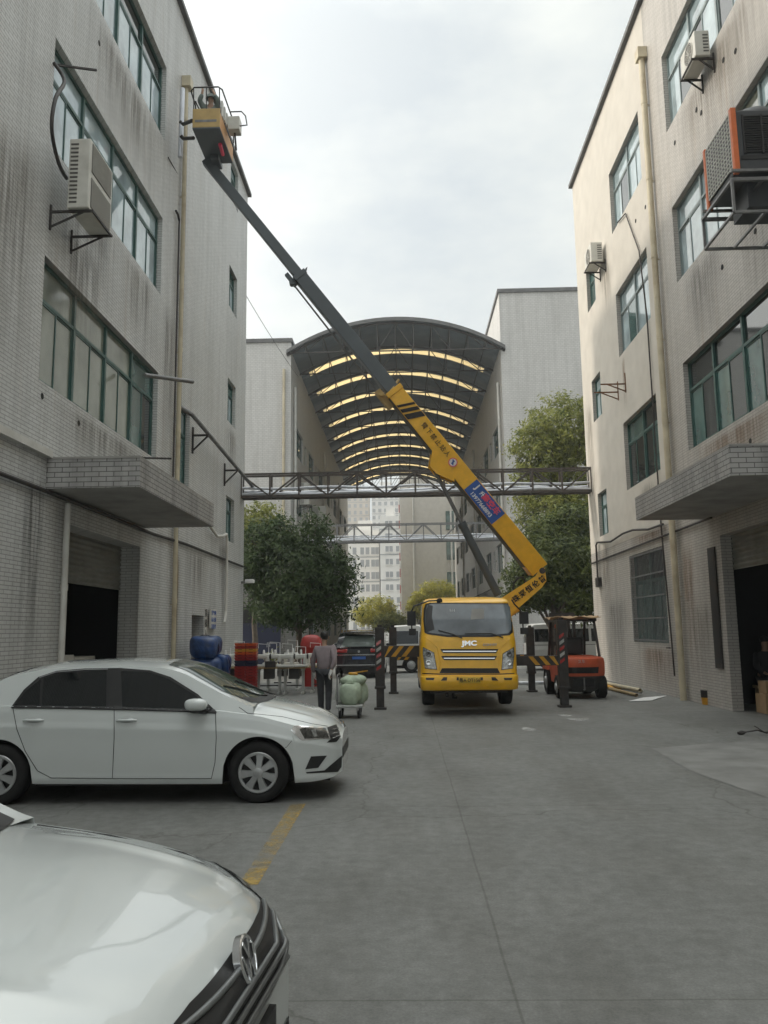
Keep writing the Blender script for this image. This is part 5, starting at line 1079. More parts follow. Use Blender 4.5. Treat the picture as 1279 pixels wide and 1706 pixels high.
for k in range(3): a=[onY(*b3(*p),20.3+.05*k) for p in ((860,1420),(870,1350),(910,1300),(960,1290),(990,1330),(980,1390))]; m.tube(a,.022,8)
m.build('hydraulic_hose','cable',tk,smooth=50)
# boom
P0=onY(895,948,20.36); P3=onY(343,268,18.75)
d=(P3-P0); L=d.length; d.normalize(); n=(Vector((0,-1,0))-d*(-d.y)).normalized(); u=n.cross(d); 
if u.z<0: u=-u
def bp(t,uu=0,nn=0): return P0+d*(L*t)+u*uu+n*nn
t1,t2=.432,.715
m=MB(); m.obox(bp(-.002),bp(t1),.46,.48,n,u,0,.44,.42); by=m.build('boom_base_section','boom_yellow',tk,bevel=.015)
m=MB(); m.obox(bp(.02,-.250),bp(t1,-.220),.43,.016,n,u); m.build('underside_shade','boom_under_shade',by)  # dark olive sheet paints the shade on the boom's lower face
m=MB(); m.obox(bp(t1-.06),bp(t2),.36,.335,n,u,0,.35,.32); m.build('boom_middle_section','boom_grey',tk,bevel=.012)
m=MB(); m.obox(bp(t2-.04),bp(1.0),.27,.24,n,u,0,.26,.22); m.build('boom_tip_section','boom_grey',tk,bevel=.01)
for tt,w_,h_,cm in ((t1,.48,.46,'boom_yellow'),(t2,.38,.36,'boom_grey')): MB().obox(bp(tt-.005),bp(tt+.005),w_,h_,n,u).build('boom_collar',cm,tk,bevel=.01)
m=MB(); 
for nn in (-.14,.02): m.obox(bp(t1-.02,-.30,nn),bp(t1+.022,-.30,nn),.1,.16,n,u)
m.tube([bp(t1+.01,-.3,-.2),bp(t1+.01,-.3,.2)],.05,12); m.tube([bp(t1,-.25,.2),bp(t1+.012,.28,.12)],.03,8); m.build('sheave_bracket','basket_yellow',tk)
m=MB(); m.obox(bp(t2-.008,-.23),bp(t2+.02,-.23),.14,.1,n,u); m.tube([bp(t2,-.27,-.1),bp(t2,-.27,.1)],.06,12); m.obox(bp(t2+.0,.19,.1),bp(t2+.004,.25,.1),.05,.06,n,u); m.build('sheave_bracket','boom_grey',tk)
for nn in (-.06,.04): 
    m=MB(); m.tube([bp(t1,-.32,nn),bp(t2+.005,-.25,nn*.8)],.016,6); m.build('extension_cable','steel_grey',tk)
# hazard bars, lettering, sign and banner on the camera-side face of the base section
fn=.236
for a,b_ in ((.395,.400),(.382,.390),(.366,.378)):
    m=MB(); m.poly([bp(a,-.20,fn),bp(a+.0,.20,fn),bp(b_,.20,fn),bp(b_,-.20,fn)]); 
    for k in (2,1): pass
    m.v=[p+d*(.10*(1 if (p-P0).dot(u)<0 else -1)) for p in m.v]; m.build('hazard_bar','text_black',by)
org=bp(.318,.0,fn+.002); 
for k,c in enumerate('臂下禁止站人'): text(c,.155,bp(.345-.0135*k,.02,fn+.003),-d,-u if False else (n.cross(-d)),'text_black','boom_lettering',by,.002)
c=bp(.258,.0,fn+.004); o=MB().lathe([(.115,0),(.115,.006),(0,.006)],c,n,28).build('warning_disc','text_white',by); MB().lathe([(.115,.007),(.115,.010),(.093,.010),(.093,.007)],c,n,28).build('warning_ring','text_red',o); m=MB(); m.obox(c+n*.009+(d+u)*.05,c+n*.009-(d+u)*.05,.035,.004,(d-u).normalized(),n); m.obox(c+n*.009+u*.055,c+n*.009-u*.055,.03,.004,d,n); m.build('warning_mark','panel_blue',o)
ta,tb=.205,.122
bn=MB().prism([bp(ta,-.215,fn),bp(ta,.20,fn),bp(tb,.21,fn),bp(tb,-.225,fn)],n*.008).build('boom_banner','panel_blue',by)
xd=-d; yd=n.cross(xd)
text('高空车',.20,bp((ta+tb)/2-.012,.065,fn+.010),xd,yd,'text_red','banner_lettering',bn,.002,.006)
text('J',.2,bp(ta-.012,.08,fn+.010),xd,yd,'text_white','banner_logo',bn,.002,.01); text('升',.13,bp(ta-.028,.06,fn+.010),xd,yd,'text_white','banner_logo',bn,.002,.004)
text('13977668893',.135,bp((ta+tb)/2,-.12,fn+.010),xd,yd,'text_white','banner_number',bn,.002,.003,'CENTER',1.05)
# lift bracket and cylinder
m=MB()
for nn in (-.235,.185): m.prism([bp(.30,-.2,nn),bp(.235,-.2,nn),bp(.228,-.27,nn),bp(.262,-.50,nn),bp(.280,-.50,nn),bp(.300,-.21,nn)],n*.05)
m.build('lift_bracket','boom_yellow',tk)
pb=onY(*b3(700,1480),20.34); pt=bp(.268,-.44,0); 
mj=onY(*b3(350,800),20.15); q=(pt-pb); kk=.56
m=MB(); m.tube([pb,pb+q*kk],.10,16); m.tube([pb+q*(kk-.02),pb+q*(kk+.02)],.115,16); m.build('lift_cylinder','boom_grey',tk,smooth=40)
m=MB(); m.tube([pb+q*kk,pt],.048,12); m.build('piston_rod','steel_grey',tk,smooth=40)
# basket
B0=onY(320,215,17.4); zb=B0.z; xb0=B0.x; xb1=onY(366,215,17.4).x; yb0,yb1=17.4,18.85; zc=zb+.52
m=MB(); m.box(xb0,xb1,yb0,yb1,zb,zb+.04,1); m.box(xb0,xb1,yb0,yb0+.025,zb+.04,zc); m.box(xb0,xb0+.025,yb0+.025,yb1,zb+.04,zc); m.box(xb1-.025,xb1,yb0+.025,yb1,zb+.04,zc-.1,2); m.box(xb0+.025,xb1-.025,yb1-.025,yb1,zb+.04,zc)
bk=m.build('basket',['basket_yellow','boom_grey','basket_orange'],tk,bevel=.012)
m=MB(); zr=zb+1.02; rr=[(xb0-.02,yb0+.5,zc-.02),(xb0-.02,yb0+.3,zr-.2),(xb0-.04,yb0-.02,zr-.06),(xb0+.04,yb0-.06,zr),(xb1-.04,yb0-.06,zr),(xb1+.04,yb0+.0,zr-.03),(xb1+.04,yb1-.4,zr),(xb1+.03,yb1-.2,zr-.1),(xb1+.02,yb1-.05,zc)]
m.tube(rr,.018,8)
for x,y in ((xb0+.02,yb0+.02),((xb0+xb1)/2,yb0),(xb1-.02,yb0+.02),(xb0,yb1),(xb1,yb1)): m.tube([(x,y,zc),(x,y-.04 if y<18 else y,zr)],.013,8)
m.tube([(xb0,yb1,zr),(xb1,yb1,zr)],.018,8); m.tube([(xb0-.02,yb0+.3,zr-.1),(xb0,yb1,zr)],.018,8); m.build('guard_rail','steel_dark',bk,smooth=50)
m=MB(); m.box(xb1+.06,xb1+.34,yb0+.55,yb0+.85,zc-.18,zc+.17); cbx=m.build('control_box','ac',bk,bevel=.02); m=MB(); m.tube([(xb1+.14,yb0+.5,zc+.24),(xb1+.40,yb0+.5,zc+.24),(xb1+.5,yb0+.5,zc+.12),(xb1+.54,yb0+.5,zc-.12),(xb1+.36,yb0+.5,zc-.14)],.016,8); m.bar((xb1+.2,yb0+.7,zc-.18),(xb1+.2,yb0+.9,zb),.04); m.build('control_guard','steel_dark',cbx,smooth=50)
m=MB(); m.box((xb0+xb1)/2-.14,(xb0+xb1)/2+.06,yb1-.45,yb1+.04,zb-.14,zb-.003); m.build('basket_mount','boom_grey',bk,bevel=.02); m=MB(); m.tube([(xb1-.12,yb0+.55,zb-.05),(xb1-.14,yb0+.95,zb-.07)],.045,10); m.build('tilt_cylinder','text_red',bk,smooth=50)
m=MB()
for k in range(4): m.box(xb1-.02+.02*k,xb1+.02+.02*k,yb0+.15+.17*k,yb0+.27+.17*k,zc-.1,zc+.30-.04*k)
m.build('toolbag_straps','pipe_white',bk,bevel=.01)
MB().box(xb0+.06,xb1-.08,yb0-.004,yb0-.001,zb+.17,zb+.23).build('faded_sticker','steel_grey',bk)
# ------------------------------------------------------------------ forklift (tail towards the camera)
fx=onY(972,1100,19.3).x
fk=thing('forklift','orange red counterbalance forklift parked tail first beside the right wall','forklift',(fx,20.2,0))
m=MB(); Y=19.35
pr=[(-.52,.92),(-.50,.98),(.50,.98),(.52,.92),(.54,.55),(.40,.20),(-.40,.20),(-.54,.55)]
m=MB(); rows=[]
for z,hw,y0 in ((.16,.34,19.52),(.24,.42,19.44),(.5,.5,19.36),(.53,.53,19.34)):
    p=[]
    for k in range(13): t=-1+2*k/12; p.append(Vector((fx+hw*t,y0+.22*abs(t)**3,z)))
    p.append(Vector((fx+hw,20.2,z))); p.insert(0,Vector((fx-hw,20.2,z))); rows.append(p)
m.grid(rows); m.poly(rows[0][::-1]); m.build('counterweight','fork_grey',fk,smooth=40)
m=MB(); rows=[]
for z,hw,y0 in ((.53,.53,19.335),(.62,.54,19.31),(.84,.54,19.30),(.93,.53,19.33),(.97,.48,19.40)):
    p=[Vector((fx-hw,20.3,z))]
    for k in range(13): t=-1+2*k/12; p.append(Vector((fx+hw*t,y0+.24*abs(t)**3,z)))
    p.append(Vector((fx+hw,20.3,z))); rows.append(p)
m.grid(rows); m.poly(rows[-1]); cw=m.build('rear_cowl','fork_orange',fk,smooth=40); FV=m.bvh()
patch_dir(FV,[(fx-.34,18,.60),(fx-.36,18,.74),(fx+.36,18,.74),(fx+.34,18,.60)],(0,1,0),.06,.005).build('cooling_slot','black',cw)
text('FORKLIFT' if False else '叉车',.085,(fx-.05,19.285,.87),(1,0,0),(0,0,1),'silver','cowl_lettering',cw,.002)
m=MB(); m.box(fx-.24,fx+.24,19.345,19.40,.30,.46); m.build('tow_recess','black',fk); m=MB(); m.tube([(fx,19.40,.22),(fx,19.33,.22),(fx,19.33,.5)],.02,8); m.build('tow_pin','steel_grey',fk)
m=MB(); m.box(fx-.50,fx+.50,20.3,21.3,.32,.80); m.box(fx-.42,fx+.42,19.9,20.5,.8,.99); m.build('chassis_body','fork_orange',fk,bevel=.04)
for y,r_,w_ in ((19.78,.27,.2),(21.2,.34,.24)):
    for s_ in (-1,1): wheel(fk,(fx+s_*.58,y,r_),r_,w_,(s_,0,0),'plain')
m=MB()
for s_ in (-1,1):
    m.prism([(fx+s_*.56-.03,20.85,.62),(fx+s_*.56-.03,21.55,.62),(fx+s_*.56-.03,21.5,.74),(fx+s_*.56-.03,20.9,.74)],(.06,0,0))
m.build('fender','fork_orange',fk)
gz=onY(955,1031,19.8).z
m=MB()
for s_ in (-1,1): m.bar((fx+s_*.47,19.72,.97),(fx+s_*.43,19.95,gz-.05),.055); m.bar((fx+s_*.46,21.35,.8),(fx+s_*.43,21.0,gz-.05),.055); m.bar((fx+s_*.44,19.85,gz-.03),(fx+s_*.44,21.1,gz-.03),.07)
for y in np.linspace(19.9,21.05,7): m.bar((fx-.44,y,gz-.03),(fx+.44,y,gz-.03),.035)
m.build('overhead_guard','steel_dark',fk)
m=MB(); rows=[[Vector((fx-.55+1.1*i/14,19.7+1.45*j/8,gz+.03+.03*math.sin(i*.9+j)+.02*math.cos(j*2.1+i))) for i in range(15)] for j in range(9)]; m.grid(rows); m.build('roof_sheet','cardboard',fk,smooth=60,solid=.015)
m=MB(); m.box(fx-.24,fx+.2,20.15,20.28,1.0,1.42); m.box(fx-.24,fx+.2,20.25,20.7,1.0,1.1); m.build('seat','black_plastic',fk,bevel=.05)
m=MB(); m.tube([(fx,21.0,.9),(fx,20.85,1.28)],.025,8); m.lathe([(.16,0),(.175,.015),(.16,.03),(.145,.015),(.16,0)],(fx,20.82,1.28),(0,-.5,1),20); m.build('steering_wheel','black_plastic',fk,smooth=50)
m=MB()
for s_ in (-.3,-.16,.16,.3): m.box(fx+s_-.035,fx+s_+.035,21.65,21.78,.12,2.0)
for z in (.3,1.2,1.95): m.box(fx-.33,fx+.33,21.66,21.74,z,z+.1)
m.build('mast','steel_dark',fk)
m=MB()
for s_ in (-.24,.24): m.box(fx+s_-.05,fx+s_+.05,21.85,22.9,.06,.1); m.box(fx+s_-.05,fx+s_+.05,21.8,21.85,.06,.6)
m.build('fork_tine','steel_dark',fk)
m=MB(); m.tube([(fx-.3,21.0,.8),(fx-.3,21.0,1.1)],.015,6); m.blob((fx-.3,20.9,1.7),(.05,.03,.07),1,.0,12,8); m.build('lever','fork_orange',fk)
# ------------------------------------------------------------------ man with trolley
mx_,my_=onZ(543,1188).x,16.55
sc=(onY(540,1057,16.55).z)/1.725*1.03
man=thing('person','person in a mauve grey jacket and dark trousers pushing a sack trolley, seen from behind','person',(mx_,my_,0))
def mp3(x,y,z): return Vector((mx_+x*sc,my_+y*sc,z*sc))
hx=onY(551,1122,16.35)   # glove on the handle
hand=Vector((hx.x,16.4,hx.z))
J=dict(pelvis=mp3(0,0,.93),waist=mp3(0,.01,1.06),chest=mp3(0,.05,1.27),neckb=mp3(0,.07,1.42),neck=mp3(-.0,.09,1.48),head1=mp3(0,.10,1.55),head2=mp3(0,.10,1.63),head3=mp3(0,.10,1.685),
 shR=mp3(.175,.05,1.37),elR=(mp3(.175,.05,1.37)+hand)/2+Vector((.06,-.06,-.0)),wrR=hand+Vector((0,-.0,.05)),shL=mp3(-.175,.05,1.37),elL=mp3(-.25,.06,1.10),wrL=mp3(-.235,.17,.87),
 hipR=mp3(.085,0,.90),knR=mp3(.09,.07,.50),anR=mp3(.085,-.06,.09),hipL=mp3(-.085,0,.90),knL=mp3(-.08,.05,.50),anL=mp3(-.08,.16,.08))
def fingers(nodes,edges,wr,dirv,side,iw,s=1.):
    palm=wr+dirv*.05*s; nodes.append((palm,(.032*s,.022*s))); ip=len(nodes)-1; edges.append((iw,ip)); up=dirv.cross(side).normalized()
    for k,ln in enumerate((.055,.065,.06,.045)):
        b=palm+dirv*.045*s+side*((k-1.5)*.018*s); c=b+dirv*ln*.5*s+up*.012*s; e=c+dirv*ln*.25*s+up*.03*s
        o=len(nodes); nodes+= [(b,.0095*s),(c,.009*s),(e,.007*s)]; edges+=[(ip,o),(o,o+1),(o+1,o+2)]
    o=len(nodes); nodes+=[(palm+side*-.035*s+up*.012*s,.011*s),(palm+side*-.05*s+dirv*.03*s+up*.025*s,.009*s)]; edges+=[(ip,o),(o,o+1)]
nodes=[(J['pelvis'],.115*sc),(J['waist'],.115*sc),(J['chest'],.13*sc),(J['neckb'],.07*sc),(J['neck'],.05*sc),(J['head1'],(.068*sc,.078*sc)),(J['head2'],(.078*sc,.092*sc)),(J['head3'],(.052*sc,.06*sc)),(J['shR'],.058*sc),(J['elR'],.043*sc),(J['wrR'],.028*sc),(J['shL'],.058*sc),(J['elL'],.043*sc),(J['wrL'],.028*sc),(J['hipR'],.085*sc),(J['knR'],.055*sc),(J['anR'],.036*sc),(J['hipL'],.085*sc),(J['knL'],.055*sc),(J['anL'],.036*sc)]
edges=[(0,1),(1,2),(2,3),(3,4),(4,5),(5,6),(6,7),(2,8),(8,9),(9,10),(2,11),(11,12),(12,13),(0,14),(14,15),(15,16),(0,17),(17,18),(18,19)]
nodes+=[(J['head2']+Vector((0,.105*sc,-.03)),.012*sc)]; edges.append((6,len(nodes)-1))
fingers(nodes,edges,J['wrR'],(hand-J['elR']).normalized(),Vector((0,1,0)),10); fingers(nodes,edges,J['wrL'],(J['wrL']-J['elL']).normalized(),Vector((0,1,0)),13)
skin_mesh(nodes,edges,'body','skin',man,2)
skin_mesh([(J['pelvis']-Vector((0,0,.04)),(.178*sc,.138*sc)),(J['waist'],(.165*sc,.125*sc)),(J['chest']-Vector((0,0,.04)),(.178*sc,.138*sc)),(J['neckb'],(.085*sc,.08*sc)),(J['shR'],.082*sc),(J['elR'],.062*sc),(J['wrR']+(J['elR']-J['wrR'])*.08,.045*sc),(J['shL'],.082*sc),(J['elL'],.062*sc),(J['wrL'],.045*sc)],[(0,1),(1,2),(2,3),(2,4),(4,5),(5,6),(2,7),(7,8),(8,9)],'jacket','jacket',man,2)
skin_mesh([(J['pelvis']+Vector((0,0,.05)),(.15*sc,.12*sc)),(J['hipR'],.105*sc),(J['knR'],.080*sc),(J['anR'],.062*sc),(J['hipL'],.105*sc),(J['knL'],.080*sc),(J['anL'],.062*sc)],[(0,1),(1,2),(2,3),(0,4),(4,5),(5,6)],'trousers','trousers',man,2)
m=MB(); m.blob(J['head2']+Vector((0,-.012,.018)),(.093*sc,.108*sc,.098*sc),4,.05,20,14); m.v=[v if v.z>J['head1'].z-.005 else Vector((v.x,v.y,J['head1'].z-.005)) for v in m.v]; m.build('hair','hair',man,smooth=60)
for a in ('anR','anL'): m=MB(); m.blob(J[a]+Vector((0,.05,-.045)),(.05,.13,.042),2,.03,18,10); m.build('shoe','black_plastic',man,smooth=60)
for wr,el in (('wrR','elR'),('wrL','elL')):
    dv=(J[wr]-J[el]).normalized(); nn=[(J[wr]-dv*.03,.036)]; ee=[]; fingers(nn,ee,J[wr],dv,Vector((0,1,0)),0,1.18); skin_mesh(nn,ee,'glove','glove',man,2)
for s_ in (-1,1): m=MB(); m.blob(J['head2']+Vector((s_*.09*sc,0,-.03)),(.012,.026,.036),1,.02,10,8); m.build('ear','skin',man,smooth=60)
# trolley
tx0,tx1=onZ(548,1192,.2).x,onZ(597,1192,.2).x; ty0,ty1=15.75,16.5; tz=.20
tr_=thing('platform_trolley','flat grey platform trolley with push handle beside the walking person','trolley',((tx0+tx1)/2,16.1,0))
MB().box(tx0,tx1,ty0,ty1,tz,tz+.05).build('platform','table_leg',tr_,bevel=.015)
m=MB(); hz=hand.z-.01; m.tube([(tx0+.03,ty0+.08,tz+.04),(tx0+.03,ty0+.08,hz-.04),(tx0+.03,ty0+.12,hz),(tx0+.03,ty1-.1,hz),(tx0+.03,ty1-.06,hz-.04),(tx0+.03,ty1-.06,tz+.04)],.016,8); m.build('handle','steel_grey',tr_,smooth=50)
for x in (tx0+.08,tx1-.08):
    for y in (ty0+.1,ty1-.1):
        m=MB(); m.lathe([(.0,-.02),(.065,-.02),(.075,-.01),(.075,.01),(.065,.02),(0,.02)],(x,y,.075),(1,0,0),20); c_=m.build('caster','rubber',tr_,smooth=40); m=MB(); m.box(x-.035,x-.024,y-.03,y+.03,.07,tz-.001); m.box(x+.024,x+.035,y-.03,y+.03,.07,tz-.001); m.build('fork','steel_grey',c_)
xm=(tx0+tx1)/2
def sack(label,c,r,mat,seed,tie=True,sq=.72):
    t=thing('sack',label,'sack',(c[0],c[1],c[2]-r[2]),'sacks on the trolley'); m=MB(); m.blob(c,r,seed,.09,26,18,0,sq); m.build('sack_bag',mat,t,smooth=70)
    if tie: m=MB(); m.tube([(c[0]+r[0]*.5*math.cos(k*.5),c[1]+r[1]*.5*math.sin(k*.5),c[2]+r[2]*.93) for k in range(13)],.014,6); m.blob((c[0],c[1],c[2]+r[2]*1.05),(r[0]*.4,r[1]*.4,.07),seed+3,.2); m.build('tied_neck',mat,t,smooth=70)
sack('pale green woven sack standing in front on the trolley',(xm+.02,15.98,tz+.05+.21),(.20,.19,.22),'sack',11)
sack('green woven sack on the right edge of the trolley',(xm+.17,16.25,tz+.05+.20),(.17,.19,.21),'sack',12)
sack('whitish woven sack on the left of the trolley by the handle',(xm-.15,16.18,tz+.05+.19),(.14,.19,.2),'sack_white',13,False)
sack('green sack lying across the top of the other sacks on the trolley',(xm+.06,16.12,tz+.05+.45),(.24,.2,.11),'sack',14,False,.9)
m=MB(); m.obox((xm+.05,16.1,tz+.64),(xm+.34,16.25,tz+.67),.05,.02,Vector((0,1,0)),Vector((0,0,1))); m.blob((xm+.06,16.1,tz+.62),(.1,.08,.035),3,.1); tag(m.build('hand_tool','hazard_yellow',smooth=50),'yellow hand tool lying on top of the sacks','tool')
# ------------------------------------------------------------------ worker in the basket
wk=thing('person','worker in grey green workwear with raised arms inside the lifted basket','person',((xb0+xb1)/2,yb0+.5,zb+.04))
bx,by_,bz=(xb0+xb1)/2,yb0+.45,zb+.05
j=lambda x,y,z: Vector((bx+x*.9,by_+y,bz+(z-.42)*.80))
hL=Vector((XL+.35,19.0-.6,zb+.7))
wn=[(j(0,0,.92),.11),(j(0,-.02,1.1),.12),(j(0,-.06,1.28),.13),(j(0,-.08,1.42),.06),(j(.02,-.1,1.5),.055),(j(.02,-.12,1.58),(.075,.09)),(j(.02,-.12,1.66),(.055,.06)),(j(-.19,-.06,1.36),.055),(j(-.26,-.2,1.5),.042),(j(-.18,-.22,1.72),.03),(j(.2,-.06,1.36),.055),(j(.24,-.2,1.48),.042),(j(.14,-.24,1.66),.03),(j(-.09,0,.88),.085),(j(-.09,.05,.64),.06),(j(-.09,0,.50),.045),(j(.09,0,.88),.085),(j(.09,.05,.64),.06),(j(.09,0,.50),.045)]
we=[(0,1),(1,2),(2,3),(3,4),(4,5),(5,6),(2,7),(7,8),(8,9),(2,10),(10,11),(11,12),(0,13),(13,14),(14,15),(0,16),(16,17),(17,18)]
fingers(wn,we,wn[9][0],Vector((0.2,0,1)).normalized(),Vector((0,1,0)),9); fingers(wn,we,wn[12][0],Vector((-.3,0,1)).normalized(),Vector((0,1,0)),12)
skin_mesh(wn,we,'body','skin',wk,2)
cl=lambda i,f: (wn[i][0],f)
skin_mesh([cl(0,(.16,.12)),cl(1,(.16,.13)),cl(2,(.18,.14)),cl(3,.08),cl(7,.08),cl(8,.066),(wn[9][0]-Vector((0,0,.03)),.05),cl(10,.08),cl(11,.066),(wn[12][0]-Vector((0,0,.03)),.05)],[(0,1),(1,2),(2,3),(2,4),(4,5),(5,6),(2,7),(7,8),(8,9)],'work_jacket','worker_cloth',wk,2)
skin_mesh([(wn[0][0]+Vector((0,0,.04)),(.15,.12)),cl(13,.1),cl(14,.08),cl(15,.065),cl(16,.1),cl(17,.08),cl(18,.065)],[(0,1),(1,2),(2,3),(0,4),(4,5),(5,6)],'work_trousers','worker_cloth',wk,2)
m=MB(); m.lathe([(.105,-.02),(.125,-.02),(.108,.0),(.1,.06),(.06,.1),(0,.115)],wn[5][0]+Vector((0,0,.03)),(0,0,1),20); m.build('hard_hat','worker_cloth',wk,smooth=50)
# grey plank / pipe offcuts the workers hold against the drainpipe
tag(MB().tube([onY(322,230,17.7),onX(305,231,XL+.3),onX(301,226,XL+.25)],.045,8).build('clamp_arm','steel_dark',smooth=50),'dark clamp arm reaching from the basket to the wall pipe, lower','clamp')
tag(MB().tube([onY(320,201,17.6),onX(305,207,XL+.3),onX(300,203,XL+.25)],.045,8).build('clamp_arm','steel_dark',smooth=50),'dark clamp arm reaching from the basket to the wall pipe, upper','clamp')
tag(MB().tube([onX(300,262,XL+.2),onX(304,148,XL+.2)],.06,10).build('foil_pipe','lagging',smooth=50),'new silver pipe length held upright against the wall beside the basket','pipe')
# ------------------------------------------------------------------ dim person in the right doorway
dp=thing('person','dim figure in dark clothes sitting inside the right doorway','person',(7.35,17.05,0)); k=lambda x,y,z: Vector((7.35+x,17.05+y,z))
dn=[(k(0,0,.55),.12),(k(0,.02,.75),.12),(k(0,.0,.98),.13),(k(0,-.02,1.13),.06),(k(0,-.04,1.2),.055),(k(0,-.05,1.3),(.08,.09)),(k(0,-.05,1.38),.055),(k(-.18,-.03,1.05),.055),(k(-.24,-.12,.82),.042),(k(-.16,-.32,.70),.03),(k(.18,-.03,1.05),.055),(k(.24,-.12,.82),.042),(k(.16,-.32,.70),.03),(k(-.1,0,.52),.09),(k(-.12,-.42,.52),.06),(k(-.12,-.42,.1),.045),(k(.1,0,.52),.09),(k(.12,-.42,.52),.06),(k(.12,-.42,.1),.045)]
de=list(we[:18]); fingers(dn,de,dn[9][0],Vector((.2,-1,-.2)).normalized(),Vector((1,0,0)),9); fingers(dn,de,dn[12][0],Vector((-.2,-1,-.2)).normalized(),Vector((1,0,0)),12); skin_mesh(dn,de,'body','skin',dp,2)
cd_=lambda i,f:(dn[i][0],f)
skin_mesh([cd_(0,(.16,.13)),cd_(1,(.16,.13)),cd_(2,(.18,.14)),cd_(3,.08),cd_(7,.08),cd_(8,.064),cd_(9,.045),cd_(10,.08),cd_(11,.064),cd_(12,.045)],[(0,1),(1,2),(2,3),(2,4),(4,5),(5,6),(2,7),(7,8),(8,9)],'dark_jacket','dark_cloth',dp,2)
skin_mesh([cd_(0,(.15,.13)),cd_(13,.105),cd_(14,.08),cd_(15,.06),cd_(16,.105),cd_(17,.08),cd_(18,.06)],[(0,1),(1,2),(2,3),(0,4),(4,5),(5,6)],'dark_trousers','dark_cloth',dp,2)
m=MB(); m.blob(k(0,-.03,1.36),(.09,.1,.08),2,.04); m.build('hair','hair',dp,smooth=60)
for x in (-.12,.12): m=MB(); m.blob(k(x,-.47,.045),(.05,.12,.042),2,.03); m.build('shoe','black_plastic',dp,smooth=60)
st=thing('stool','low dark stool under the dim seated figure in the doorway','stool',(7.35,17.05,0)); MB().box(7.15,7.55,16.87,17.27,.38,.43).build('seat','wood',st)
for x in (7.18,7.48):
    for y in (16.9,17.2): MB().box(x,x+.04,y,y+.04,0,.379).build('leg','wood',st)
def carton(label,x0,x1,y0,y1,z0,z1):
    t=thing('carton',label,'box',((x0+x1)/2,(y0+y1)/2,z0)); MB().box(x0,x1,y0,y1,z0,z1).build('carton_body','cardboard',t,bevel=.008); m=MB(); m.box(x0+.001,x1-.001,(y0+y1)/2-.025,(y0+y1)/2+.025,z1+.001,z1+.003); m.build('tape','pipe_cream',t)
carton('brown carton on the floor just inside the right doorway, under another',6.72,7.22,15.7,16.15,.0,.36); carton('smaller brown carton on top of the other in the right doorway',6.76,7.10,15.74,16.08,.363,.60); carton('wide brown carton farther inside the right doorway',6.75,7.5,14.4,15.2,0,.34)
# cabinets in the left doorway
for kx,(y0,y1,lab) in enumerate(((14.2,15.35,'pale grey metal cabinet inside the left shutter doorway, nearer one'),(15.4,16.4,'pale grey metal cabinet inside the left shutter doorway, farther one'))):
    t=thing('metal_cabinet',lab,'cabinet',(-6.6,y0,0)); MB().box(-7.1,-6.25,y0,y1,.04,1.28-.05*kx).build('cabinet_body','ac',t,bevel=.01); MB().box(-6.247,-6.235,y0+.04,y1-.04,.1,1.2).build('door_panel','ac',t); MB().tube([(-6.22,y0+.12,.6),(-6.22,y0+.12,.8)],.012,6).build('handle','steel_grey',t)
# ------------------------------------------------------------------ sewing tables, machines, crates
def sew_table(label,x0,x1,y0,y1,z=.74,top='wood'):
    t=thing('sewing_table',label,'table',((x0+x1)/2,(y0+y1)/2,0),'sewing tables'); MB().box(x0,x1,y0,y1,z-.045,z).build('tabletop',top,t,bevel=.01)
    for x in (x0+.1,x1-.1):
        m=MB(); ym=(y0+y1)/2; m.box(x-.035,x+.035,ym-.05,ym+.05,.06,z-.046); m.box(x-.035,x+.035,y0+.0,y1-.0,.0,.06); m.box(x-.03,x+.03,y0+.08,y1-.08,z-.10,z-.0465); m.build('leg','table_leg',t,bevel=.008)
    m=MB(); m.box((x0+x1)/2-.14,(x0+x1)/2+.14,(y0+y1)/2-.12,(y0+y1)/2+.12,z-.32,z-.05); m.tube([((x0+x1)/2-.25,(y0+y1)/2,.22),((x0+x1)/2+.25,(y0+y1)/2,.22)],.02,6); m.build('motor','fork_grey',t,bevel=.02); return t
def sew_machine(label,x,y,z=.74,flip=1,stand=True):
    t=thing('sewing_machine',label,'sewing machine',(x,y,z),'sewing machines on the tables'); m=MB()
    m.box(x-.22,x+.22,y-.085,y+.085,z,z+.07); m.box(x+flip*.11,x+flip*.21,y-.06,y+.06,z+.07,z+.30) if flip>0 else m.box(x-.21,x-.11,y-.06,y+.06,z+.07,z+.30)
    m.box(x-.21,x+.21,y-.05,y+.05,z+.22,z+.34); m.box(*sorted((x-flip*.21,x-flip*.12)),y-.06,y+.06,z+.14,z+.33); m.build('machine_head','machine',t,bevel=.03)
    m=MB(); m.lathe([(.0,.0),(.055,0),(.075,.01),(.075,.03),(.05,.04),(0,.04)],(x+flip*.21,y,z+.28),(flip,0,0),20); m.build('handwheel','steel_dark',t,smooth=40)
    m=MB(); m.tube([(x-flip*.165,y,z+.14),(x-flip*.165,y,z+.075)],.008,6); m.box(x-flip*.165-.02,x-flip*.165+.02,y-.03,y+.02,z+.075,z+.085); m.build('needle_bar','chrome',t)
    m=MB(); m.lathe([(.035,0),(.028,.1),(.012,.12),(0,.12)],(x+.05,y+.02,z+.341),(0,0,1),12); m.build('thread_cone','text_white',t)
    if stand:
        m=MB(); hh=.52+.2*((int(x*37)%5)/5); m.tube([(x+.16,y+.14,z),(x+.16,y+.14,z+hh),(x-.12,y+.14,z+hh+.02),(x-.12,y+.14,z+hh-.1)],.009,8); m.box(x+.08,x+.24,y+.08,y+.2,z+.005,z+.02); m.build('thread_stand','text_white',t,smooth=50)
TZ=.72
def tx(px,Y): return onY(px,1100,Y).x
ty=22.2
sew_table('sewing table with yellow edge by the blue bales, left end of the row',tx(352,ty),tx(428,ty)-.15,ty,ty+.6,TZ)
